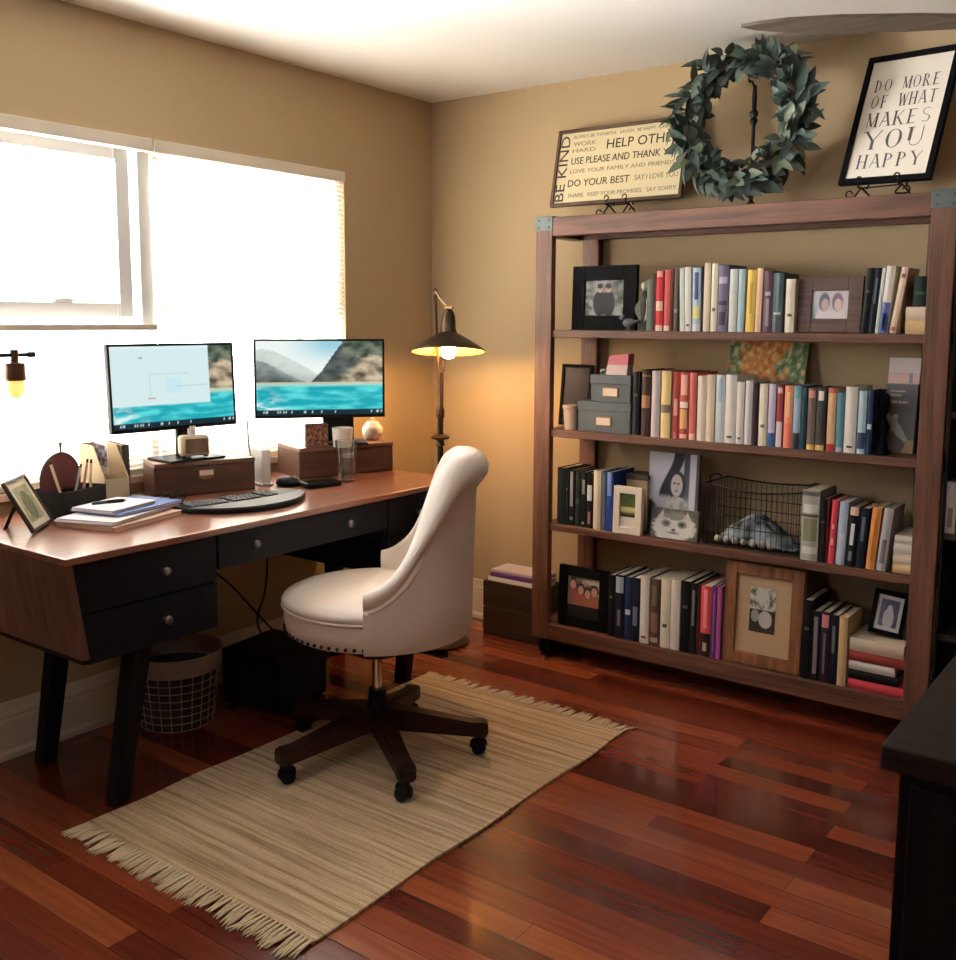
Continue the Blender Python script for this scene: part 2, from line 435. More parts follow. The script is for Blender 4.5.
def rf(u, v):
    return Vector((RUX0+(RUX1-RUX0)*u+0.004*math.sin(v*17), RUY0+(RUY1-RUY0)*v+0.004*math.sin(u*9), 0.009+0.0012*math.sin(u*23+v*31)))
V = add_grid(b, 24, 36, rf)
fs = bmesh.ops.extrude_face_region(b, geom=list(b.faces))
for e in fs['geom']:
    if isinstance(e, bmesh.types.BMVert): e.co.z = 0.001
bmesh.ops.recalc_face_normals(b, faces=list(b.faces))
obj('woven_field', b, M_RUG, rug, 60)
for end, sgn in ((RUY0, -1), (RUY1, 1)):
    b = BM()
    n = 62
    for i in range(n):
        x = RUX0+(RUX1-RUX0)*(i+0.5)/n; L = 0.072+random.uniform(-0.012, 0.012); dx = random.uniform(-0.018, 0.018)
        for k in (-1, 1):
            add_tube(b, [(x+k*0.001, end-sgn*0.006, 0.008), (x+k*0.0025+dx*0.15, end+sgn*L*0.3, 0.0075), (x+k*0.004+dx*0.6, end+sgn*L*0.7, 0.005), (x+k*0.006+dx, end+sgn*L, 0.0035)], [0.0032, 0.0034, 0.003, 0.0018], 5)
    f = obj('fringe', b, M_FRINGE, rug, 180); f['kind'] = 'stuff'

# ------------------------------------------------------------------ desk
DH, DX0, DX1, DY0, DY1 = 0.81, 0.03, 0.74, -2.392, -0.70
desk = thing('writing_desk', 'long wooden desk with navy black drawer fronts under the window', 'desk', (0, 0, 0))
b = BM(); add_box(b, DX0, DX1, DY0, DY1, DH-0.02, DH, 0.004); obj('desk_top', b, M_DESKTOP, desk)
BZ = 0.53; FX1 = DX1-0.018
for s, y in ((1, DY0), (-1, DY1)):
    b = BM(); add_prism(b, [(y+s*0.0, DH-0.0205), (y+s*0.02, DH-0.0205), (y+s*0.058, BZ-0.001), (y+s*0.038, BZ-0.001)], DX0, DX1, 'X'); obj('end_panel', b, M_DESKEND, desk)
def bank(ya, yb, slant):
    """drawer case between the slanted end panel and the knee space"""
    b = BM(); za, zb = DH-0.0208, 0.503
    yo1 = ya+slant*0.0225; yo0 = ya+slant*0.0595
    add_prism(b, [(yo1, za), (yb, za), (yb, zb), (yo0, zb)], DX0+0.02, FX1-0.018, 'X'); obj('drawer_case', b, M_NAVY, desk)
    zs = [za-0.006, (za+zb)/2+0.004, (za+zb)/2-0.004, zb+0.004]
    f = lambda z: ya+slant*(0.0245+0.037*(za-z)/(za-zb)+0.003)
    for zt, zl in ((zs[0], zs[1]), (zs[2], zs[3])):
        b = BM(); add_prism(b, [(f(zt), zt), (yb-slant*0.006, zt), (yb-slant*0.006, zl), (f(zl), zl)], FX1-0.017, FX1, 'X'); d = obj('drawer', b, M_NAVY, desk)
        knob(d, FX1, (ya+yb)/2+slant*0.055, (zt+zl)/2+0.002)
def knob(parent, x, y, z):
    b = BM(); add_lathe(b, [(0, 0), (0.006, 0), (0.005, 0.012), (0.0125, 0.018), (0.013, 0.024), (0.008, 0.029), (0, 0.03)], 14, M=Matrix.Translation((x, y, z)) @ Matrix.Rotation(PI/2, 4, 'Y'))
    obj('knob', b, M_PEWTER, parent, 60)
YA, YC = -1.892, -1.135
bank(DY0, YA, 1); bank(DY1, YC, -1)
b = BM(); add_box(b, DX0+0.02, FX1-0.018, YA+0.001, YC-0.001, 0.682, DH-0.0208); obj('drawer_case', b, M_NAVY, desk)
b = BM(); add_box(b, FX1-0.017, FX1, YA+0.004, YC-0.004, 0.68, DH-0.026, 0.002); d = obj('drawer', b, M_NAVY, desk)
knob(d, FX1, -1.757, 0.738); knob(d, FX1, -1.345, 0.735)
def leg(x0, y0, x1, y1):
    b = BM()
    A = [b.verts.new((x0+dx*0.026, y0+dy*0.026, 0)) for dx, dy in ((-1, -1), (1, -1), (1, 1), (-1, 1))]
    B = [b.verts.new((x1+dx*0.031, y1+dy*0.031, 0.503)) for dx, dy in ((-1, -1), (1, -1), (1, 1), (-1, 1))]
    b.faces.new(A[::-1]); b.faces.new(B)
    for i in range(4): b.faces.new((A[i], A[(i+1) % 4], B[(i+1) % 4], B[i]))
    bmesh.ops.bevel(b, geom=list(b.edges), offset=0.004, segments=2, affect='EDGES')
    obj('leg', b, M_NAVY, desk)
leg(0.55, -2.15, 0.64, -2.12); leg(0.125, -2.13, 0.16, -2.07); leg(0.55, -0.86, 0.64, -0.89); leg(0.125, -0.8, 0.16, -0.85)

# ------------------------------------------------------------------ office chair
CX, CY = 0.945, -1.435
ch = thing('office_chair', 'cream upholstered swivel chair with rolled back on wooden five star base', 'office chair', (CX, CY, 0), math.radians(-143.13))
SZ0, SZ1 = 0.434, 0.522
def plan(t, k=1.0): return (0.004+0.3*k*math.cos(t), 0.292*k*math.sin(t))
b = BM()
prof = [(0.0, SZ0+0.002), (0.93, SZ0), (0.965, SZ0+0.012), (0.985, SZ0+0.05), (0.985, SZ1-0.006), (0.9, SZ1), (0, SZ1)]
def ringmesh(b, prof, seg=56):
    R = []
    for k, z in prof:
        R.append([b.verts.new((0.004, 0, z))] if k == 0 else [b.verts.new((*plan(2*PI*i/seg, k), z)) for i in range(seg)])
    for a, c in zip(R, R[1:]):
        for i in range(seg):
            j = (i+1) % seg
            if len(a) == 1: b.faces.new((a[0], c[j], c[i]))
            elif len(c) == 1: b.faces.new((a[i], a[j], c[0]))
            else: b.faces.new((a[i], a[j], c[j], c[i]))
    bmesh.ops.recalc_face_normals(b, faces=list(b.faces))
ringmesh(b, prof); obj('seat_skirt', b, M_CREAM, ch, 60)
b = BM()
ringmesh(b, [(0, SZ1+0.001), (0.955, SZ1+0.001), (1.0, SZ1+0.008), (1.01, SZ1+0.018), (0.985, SZ1+0.03), (0.9, SZ1+0.042), (0.72, SZ1+0.054), (0.45, SZ1+0.061), (0.2, SZ1+0.064), (0, SZ1+0.065)])
obj('seat_cushion', b, M_CREAM, ch, 80)
b = BM(); add_tube(b, [(*plan(2*PI*i/72, 1.0), SZ1+0.003) for i in range(72)], 0.0045, 6, True); obj('welt', b, M_CREAM, ch, 180)
# wrap-around back
EDGE = [(-0.36, 1.015), (-0.27, 1.015), (-0.24, 1.006), (-0.215, 0.975), (-0.192, 0.91), (-0.172, 0.84), (-0.147, 0.77), (-0.112, 0.708), (-0.075, 0.668), (-0.035, 0.64), (0.0, 0.625), (0.12, 0.61)]
def edge_z(u):
    for (a, za), (c, zc) in zip(EDGE, EDGE[1:]):
        if a <= u <= c: return za+(zc-za)*(u-a)/(c-a)
    return EDGE[0][1] if u < EDGE[0][0] else EDGE[-1][1]
TH = math.radians(92.5)
def section(t):
    """cross-section (r, z) of the shell at angle t from the rear, from outer foot over the top to inner foot"""
    u = -0.3*math.cos(t); zt = sum(edge_z(u+d) for d in (-0.02, -0.01, 0, 0.01, 0.02))/5
    k = sm(0.72, 0.98, zt); rho = 0.03+0.022*k; ro = 0.308; cx = ro-rho+0.002+0.05*k; cz = zt-rho
    P = [(ro-0.012, SZ0-0.002), (ro, SZ0+0.02), (ro+0.002*k, SZ0+0.1)]
    zl = cz-rho*0.9
    for f in (0.25, 0.5, 0.75, 0.95): P.append((ro+0.014*k*f, SZ0+0.1+(zl-SZ0-0.1)*f))
    for a in (-50, -20, 10, 40, 70, 100, 130, 160, 190): P.append((cx+rho*math.cos(math.radians(a)), cz+rho*math.sin(math.radians(a))))
    ri = ro-0.058-0.006*k
    for f in (0.85, 0.55, 0.25, 0): P.append((ri-0.01*math.sin(PI*f)*k, SZ1+0.02+(zl-SZ1-0.02)*f))
    return P
b = BM(); NT = 64; rows_ = []
for i in range(NT+1):
    t = -TH+2*TH*i/NT
    rows_.append([b.verts.new((-math.cos(t)*r, math.sin(t)*r*0.97, z)) for r, z in section(t)])
for a, c in zip(rows_, rows_[1:]):
    for j in range(len(a)-1): b.faces.new((a[j], c[j], c[j+1], a[j+1]))
    b.faces.new((a[-1], c[-1], c[0], a[0]))
for R_ in (rows_[0], rows_[-1]):
    b.faces.new(R_)
bmesh.ops.recalc_face_normals(b, faces=list(b.faces))
o = obj('back_shell', b, M_CREAM, ch, 65)
for s in (1, -1):
    b = BM(); pts = []
    for i in range(30):
        t = s*(TH-0.06-(TH-0.86)*i/29); u = -0.3*math.cos(t)
        pts.append((-math.cos(t)*(0.3085+0.008*sm(0.7, 1, edge_z(u))), s*abs(math.sin(t))*(0.3085+0.008*sm(0.7, 1, edge_z(u)))*0.97, edge_z(u)-0.062-0.05*sm(0.65, 0.95, edge_z(u))))
    add_tube(b, pts, 0.0028, 6); obj('seam_piping', b, M_CREAM, ch, 180)
M_NAIL = mat('nailhead_bronze', srgb(70, 56, 44), 0.35, 0.9)
b = BM(); add_sphere(b, (0, 0, 0), 0.0062, 8, 5); nail0 = obj('nailhead', b, M_NAIL, ch, 180)
for i in range(34):
    o = nail0 if i == 0 else nail0.copy()
    if i: COL.objects.link(o)
    a = math.radians(-88+176*i/33); x, y = plan(a, 0.978); o.location = (x, y, SZ0+0.014)
b = BM(); add_lathe(b, [(0, 0.433), (0.2, 0.433), (0.2, 0.415), (0.07, 0.352), (0, 0.352)], 24, (0, 0.015, 0)); obj('seat_plate', b, M_BLACK, ch, 40)
b = BM(); add_tube(b, [(-0.06, 0.05, 0.375), (-0.15, 0.1, 0.385), (-0.2, 0.12, 0.385)], 0.006, 8); add_box(b, -0.235, -0.19, 0.105, 0.135, 0.376, 0.394, 0.006); obj('tilt_lever', b, M_BLACKPL, ch)
b = BM(); add_lathe(b, [(0, 0.22), (0.0155, 0.22), (0.0155, 0.36), (0, 0.36)], 16, (0, 0.025, 0)); obj('gas_lift', b, M_CHROME, ch, 40)
b = BM(); add_lathe(b, [(0, 0.1), (0.04, 0.1), (0.042, 0.14), (0.03, 0.19), (0.028, 0.235), (0, 0.235)], 20, (0, 0.025, 0)); obj('column_cover', b, M_BLACKPL, ch, 40)
M_CHLEG = wood('chair_leg_wood', srgb(26, 11, 8), srgb(50, 23, 17), 'X', 0.4, spec=0.25)
for k in range(5):
    a = math.radians(-105+72*k+143.13); R = Matrix.Rotation(a, 4, 'Z')
    b = BM()
    S = [(0.02, 0.1, 0.172, 0.032), (0.06, 0.102, 0.175, 0.032), (0.15, 0.092, 0.156, 0.029), (0.25, 0.08, 0.134, 0.026), (0.31, 0.074, 0.122, 0.026), (0.35, 0.07, 0.122, 0.028), (0.362, 0.076, 0.116, 0.022)]
    rr = [[b.verts.new((x, s*w, z)) for s, z in ((-1, z0), (1, z0), (1, z1), (-1, z1))] for x, z0, z1, w in S]
    for p, q in zip(rr, rr[1:]):
        for i in range(4): b.faces.new((p[i], p[(i+1) % 4], q[(i+1) % 4], q[i]))
    b.faces.new(rr[0][::-1]); b.faces.new(rr[-1])
    bmesh.ops.recalc_face_normals(b, faces=list(b.faces))
    bmesh.ops.bevel(b, geom=[e for e in b.edges if e.is_manifold], offset=0.005, segments=2, affect='EDGES')
    lg = obj('leg', b, M_CHLEG, ch, 40, loc=(0, 0.025, 0), rot=(0, 0, a))
    b = BM(); da = random.uniform(-0.8, 0.8)
    Q = Matrix.Translation((0.343, 0, 0)) @ Matrix.Rotation(da, 4, 'Z')
    add_lathe(b, [(0, 0.058), (0.01, 0.058), (0.01, 0.085), (0, 0.085)], 10)
    for s in (-1, 1):
        add_lathe(b, [(0, -0.008), (0.021, -0.008), (0.024, -0.004), (0.024, 0.004), (0.021, 0.008), (0, 0.008)], 18, M=Matrix.Translation((-0.012, s*0.012, 0.034)) @ Matrix.Rotation(PI/2, 4, 'X'))
    arc = [(-0.012+0.027*math.cos(x), 0, 0.034+0.027*math.sin(x)) for x in [PI*0.05+PI*0.95*i/8 for i in range(9)]]
    for p, q in zip(arc, arc[1:]):
        add_box(b, min(p[0], q[0])-0.002, max(p[0], q[0])+0.002, -0.004, 0.004, min(p[2], q[2])-0.002, max(p[2], q[2])+0.002)
    b.transform(Q); obj('caster', b, M_BLACKPL, lg, 40)
# ------------------------------------------------------------------ bookcase on casters
BX0, BX1, BD, BT = 0.797, 2.382, 0.305, 1.842      # outer left, outer right, depth, top
PW = 0.078; PD = 0.032
bc = thing('bookcase', 'tall rustic wooden bookcase with open shelves and steel corners on casters', 'bookcase', (0, 0, 0))
ZB = 0.083
for x0 in (BX0, BX1-PW):
    for y0 in (-BD, -0.012-PD):
        xi = 0 if y0 == -BD else (0.066 if x0 == BX0 else -0.066)      # rear posts stand further in
        b = BM(); add_box(b, x0+xi, x0+xi+PW, y0, y0+PD, ZB, BT-0.004, 0.003); obj('post', b, M_SHELFZ, bc)
    for z0, z1 in ((BT-0.078, BT-0.005), (ZB, ZB+0.06)):
        b = BM(); add_box(b, x0+0.006, x0+PW-0.006, -BD+PD, -0.012, z0, z1, 0.003); obj('side_rail', b, M_SHELFY, bc)
for y0 in (-BD, -0.012-0.056):
    b = BM(); add_box(b, BX0+PW, BX1-PW, y0+0.001, y0+0.055, BT-0.078, BT-0.003, 0.004); obj('top_rail', b, M_SHELFX, bc)
b = BM(); add_box(b, BX0+0.03, BX1-0.03, -BD+0.05, -0.02, BT-0.03, BT-0.002, 0.002); obj('top_board', b, M_SHELFX, bc)
b = BM(); add_box(b, BX0+PW, BX1-PW, -BD+0.002, -BD+0.045, ZB, 0.1485, 0.004); obj('bottom_rail', b, M_SHELFX, bc)
SHZ = {1: 1.387, 2: 0.978, 3: 0.582, 4: 0.149}
for k, z in SHZ.items():
    b = BM(); add_box(b, BX0+PW*0.5, BX1-PW*0.5, -BD+0.012 if k < 4 else -BD+0.046, -0.016, z-0.03, z, 0.003)
    # notched around the posts
    obj('shelf', b, M_SHELFX, bc)
for x0 in (BX0, BX1-PW):
    b = BM()
    add_box(b, x0-0.002, x0+PW+0.002, -BD-0.002, -BD+PD+0.03, BT-0.056, BT+0.0015, 0.0015)
    for dx, dz in ((0.015, -0.014), (0.063, -0.014), (0.015, -0.043), (0.063, -0.043)):
        add_sphere(b, (x0+dx, -BD-0.002, BT+dz), 0.004, 8, 5)
    obj('corner_bracket', b, M_STEEL, bc)
for x in (BX0+0.06, BX1-0.06):
    for y in (-BD+0.05, -0.065):
        b = BM()
        for s in (-1, 1): add_lathe(b, [(0, -0.014), (0.036, -0.014), (0.04, -0.009), (0.04, 0.009), (0.036, 0.014), (0, 0.014)], 24, M=Matrix.Translation((x+s*0.016, y, 0.04)) @ Matrix.Rotation(PI/2, 4, 'Y'))
        add_box(b, x-0.03, x+0.03, y-0.03, y+0.03, 0.074, ZB, 0.002); add_box(b, x-0.035, x-0.0305, y-0.02, y+0.02, 0.024, 0.08); add_box(b, x+0.0305, x+0.035, y-0.02, y+0.02, 0.024, 0.08)
        obj('caster', b, M_BLACK, bc, 40)

# ------------------------------------------------------------------ books
C = {
 'sage': (104, 116, 104), 'maroon': (84, 34, 32), 'red': (178, 48, 56), 'rose': (196, 88, 88), 'umber': (104, 88, 80), 'mint': (206, 216, 208), 'white': (226, 222, 214),
 'paleblue': (176, 190, 206), 'black': (22, 21, 22), 'cream': (222, 206, 180), 'ivory': (228, 220, 198), 'lavender': (112, 106, 128), 'icecream': (206, 212, 206), 'ice': (172, 196, 202),
 'yellow': (222, 190, 92), 'peach': (226, 190, 160), 'mauve': (96, 70, 78), 'slate': (84, 92, 96), 'ink': (26, 30, 42), 'blush': (226, 204, 182), 'leather': (58, 40, 36),
 'lilac': (198, 186, 190), 'straw': (224, 198, 142), 'brick': (150, 62, 54), 'redcream': (168, 76, 64), 'rosebrick': (188, 100, 92), 'eggshell': (230, 216, 200), 'bluewhite': (208, 214, 220),
 'pearl': (220, 216, 220), 'plum': (58, 38, 48), 'lavblue': (200, 190, 214), 'maroonwhite': (150, 64, 66), 'salmon': (222, 146, 106), 'skyblue': (150, 176, 200), 'teal': (36, 66, 76),
 'taupe': (112, 98, 90), 'charcoal': (66, 66, 64), 'tan': (212, 172, 132), 'tealblue': (92, 138, 154), 'icenavy': (178, 204, 212), 'navy': (38, 52, 84), 'forest': (34, 44, 42), 'blackgrey': (24, 25, 27),
 'forest2': (36, 48, 40), 'black2': (28, 27, 28), 'blackwhite': (28, 26, 27), 'greynavy': (92, 98, 112), 'blue': (38, 62, 128), 'pattern': (168, 166, 158), 'darkred': (96, 32, 36), 'crimson': (206, 72, 84),
 'blackwhite2': (26, 26, 32), 'orange': (214, 144, 78), 'greywhite': (184, 182, 182), 'blacksky': (26, 28, 42), 'inkblue': (30, 30, 44), 'brown': (92, 70, 58), 'chalk': (230, 224, 212), 'blackgreen': (28, 36, 32),
 'pink': (206, 84, 92), 'violet': (112, 62, 128), 'magenta': (168, 86, 150), 'greyblack': (30, 29, 32), 'plumpink': (52, 40, 52), 'sand': (216, 184, 138), 'whiteblue': (228, 222, 210), 'skypale': (178, 194, 212)}
BANDS = {   # printed blocks on the spine: from, to (fractions of the height), inset, colour
 'red': [(0.0, 0.1, 0, (226, 196, 176)), (0.34, 0.5, 0, (224, 190, 168)), (0.9, 1.0, 0.1, (214, 150, 140))], 'rose': [(0, 0.09, 0, (230, 204, 180))],
 'umber': [(0.3, 0.36, 0.1, (160, 146, 130))], 'paleblue': [(0.5, 0.93, 0.25, (62, 72, 120)), (0.2, 0.4, 0.1, (218, 214, 130)), (0.0, 0.12, 0, (210, 208, 216))],
 'lavender': [(0.72, 0.82, 0.1, (186, 178, 196)), (0.4, 0.46, 0.1, (52, 48, 66)), (0.1, 0.3, 0.2, (60, 54, 72))], 'icecream': [(0.1, 0.6, 0.2, (220, 220, 204))],
 'mauve': [(0.1, 0.55, 0.3, (150, 136, 150)), (0.6, 0.66, 0.2, (190, 180, 186))], 'slate': [(0.3, 0.34, 0.15, (190, 190, 190)), (0.35, 1, 0.36, (104, 140, 140))],
 'leather': [(0.43, 0.62, 0, (150, 106, 74)), (0.9, 0.93, 0, (120, 90, 66))], 'straw': [(0.38, 0.5, 0, (120, 108, 92))], 'brick': [(0.35, 0.6, 0.2, (198, 140, 130)), (0, 0.1, 0.2, (160, 90, 100))],
 'redcream': [(0.16, 0.45, 0.1, (216, 166, 110)), (0.47, 0.56, 0.05, (240, 220, 214)), (0.66, 0.96, 0.15, (226, 172, 160)), (0.02, 0.08, 0.1, (226, 180, 170))], 'rosebrick': [(0, 0.1, 0.1, (220, 176, 166))],
 'ivory': [(0.3, 0.35, 0.25, (96, 92, 86))], 'white': [(0.08, 0.11, 0.25, (70, 68, 70))], 'lavblue': [(0, 0.22, 0, (44, 82, 128))], 'maroonwhite': [(0, 0.42, 0, (222, 210, 218)), (0.88, 0.97, 0.1, (210, 190, 180))],
 'salmon': [(0, 0.4, 0, (218, 120, 98)), (0.5, 0.9, 0.3, (230, 186, 150))], 'skyblue': [(0, 0.25, 0, (52, 46, 56)), (0.8, 0.98, 0, (110, 160, 168))], 'taupe': [(0, 0.09, 0, (222, 180, 96)), (0.84, 0.96, 0.1, (190, 130, 116))],
 'charcoal': [(0, 0.09, 0, (224, 186, 104)), (0.8, 0.95, 0.2, (228, 222, 210))], 'tan': [(0, 0.12, 0, (186, 58, 62)), (0.92, 1, 0, (186, 90, 84))], 'icenavy': [(0.08, 0.34, 0, (52, 66, 98))], 'navy': [(0.4, 0.48, 0.1, (200, 206, 210))],
 'tealblue': [(0, 0.08, 0.1, (190, 180, 180))], 'blackgrey': [(0.35, 0.97, 0.25, (150, 150, 152)), (0.1, 0.16, 0.2, (120, 120, 122))], 'forest2': [(0.4, 0.5, 0.1, (52, 84, 56))], 'black2': [(0.6, 0.86, 0.25, (142, 140, 136)), (0.06, 0.1, 0.3, (170, 160, 160))],
 'blackwhite': [(0.5, 0.78, 0.02, (210, 212, 204)), (0.08, 0.3, 0.25, (150, 112, 112))], 'blue': [(0.6, 1, 0.2, (134, 156, 214))], 'blacksky': [(0.72, 0.97, 0.04, (172, 186, 196)), (0.2, 0.45, 0.3, (110, 108, 116))], 'navy_': [],
 'inkblue': [(0.25, 0.55, 0.2, (112, 120, 150))], 'brown': [(0.2, 0.5, 0.15, (140, 104, 88)), (0.05, 0.12, 0.1, (176, 160, 140)), (0.6, 0.9, 0.25, (120, 104, 76))], 'blackgreen': [(0.4, 0.9, 0.25, (116, 122, 116))],
 'pink': [(0, 0.33, 0, (40, 30, 28)), (0.08, 0.2, 0.3, (190, 170, 130)), (0.4, 0.95, 0.3, (234, 134, 136))], 'greyblack': [(0.1, 0.92, 0.22, (128, 122, 130))], 'plumpink': [(0.78, 0.96, 0.05, (206, 130, 134)), (0.12, 0.7, 0.35, (112, 102, 116))],
 'blackwhite2': [(0.86, 1, 0, (222, 186, 172)), (0.36, 0.72, 0.28, (226, 226, 226)), (0.1, 0.26, 0.3, (120, 118, 120))], 'ink': [(0.45, 0.85, 0.3, (96, 108, 116))], 'orange': [(0.15, 0.85, 0.38, (196, 118, 58))], 'greywhite': [(0.12, 0.5, 0.25, (118, 112, 116))],
 'whiteblue': [(0, 0.46, 0, (92, 104, 158)), (0.06, 0.3, 0, (70, 104, 170))], 'skypale': [(0.0, 0.5, 0.15, (206, 206, 214))],
 'crimson': [(0.3, 0.4, 0.3, (236, 186, 186)), (0.55, 0.62, 0.3, (236, 186, 186))], 'blush': [(0.04, 0.1, 0.2, (150, 90, 70)), (0.84, 0.9, 0.2, (140, 70, 66))], 'violet': [(0.1, 0.9, 0.35, (160, 104, 176))],
 'bluewhite': [(0.6, 0.95, 0.3, (160, 186, 204))], 'yellow': [(0.3, 0.8, 0.35, (188, 156, 66))], 'pattern': [(0.92, 0.98, 0, (92, 92, 90)), (0.68, 0.8, 0.08, (206, 206, 200)), (0.28, 0.6, 0.1, (128, 130, 100)), (0.1, 0.2, 0.08, (212, 210, 206)), (0.62, 0.66, 0, (80, 80, 78))],
 'black': [(0.62, 0.66, 0.25, (96, 92, 90))]}
COVER_PATTERN = None
def book(key, w, h, d, name='book', pages=None, bands=True):
    """a standing book: spine faces -Y at y=0, local x from 0 to w, foot at z=0"""
    col = C[key]
    m = mat('cover_'+key, srgb(*col), 0.55, spec=0.18, var=0.08, bscale=30)
    bt = 0.0022 if w < 0.02 else 0.0028
    b = BM()
    add_box(b, 0, bt, 0.002, d, 0, h, 0.0006, seg=1); add_box(b, w-bt, w, 0.002, d, 0, h, 0.0006, seg=1)
    n = 6; bul = min(0.006, w*0.14)      # rounded spine
    P = [(w*i/n, -bul*math.sin(PI*i/n)+0.003) for i in range(n+1)]
    add_prism(b, P+[(w, 0.0055), (0, 0.0055)], 0.0004, h-0.0004, 'Z')
    o = obj(name, b, m, None, None)
    b = BM(); add_box(b, bt, w-bt, 0.0056, d-0.004, 0.003, h-0.004); obj('page_block', b, pages or M_PAPER, o)
    if bands:
        for i, (a, c, ins, cc) in enumerate(BANDS.get(key, [])):
            x0, x1 = w*ins+0.0006, w*(1-ins)-0.0006
            k = 5; b = BM(); F = lambda x: -bul*math.sin(PI*x/w)+0.003-0.0006
            prs = [(x0+(x1-x0)*j/k, F(x0+(x1-x0)*j/k)) for j in range(k+1)]
            add_prism(b, prs+[(x1, prs[-1][1]+0.0012), (x0, prs[0][1]+0.0012)], max(0.0008, h*a), min(h-0.0008, h*c), 'Z')
            obj('spine_band', b, mat('ink_%d_%d_%d' % cc, srgb(*cc), 0.6, spec=0.3), o)
    return o
ROWNAME = {1: 'on the top shelf', 2: 'on the second shelf', 3: 'on the third shelf', 4: 'on the lowest shelf'}
GRP = {1: 'books on the top shelf', 2: 'books on the second shelf', 3: 'books on the third shelf', 4: 'books on the lowest shelf'}
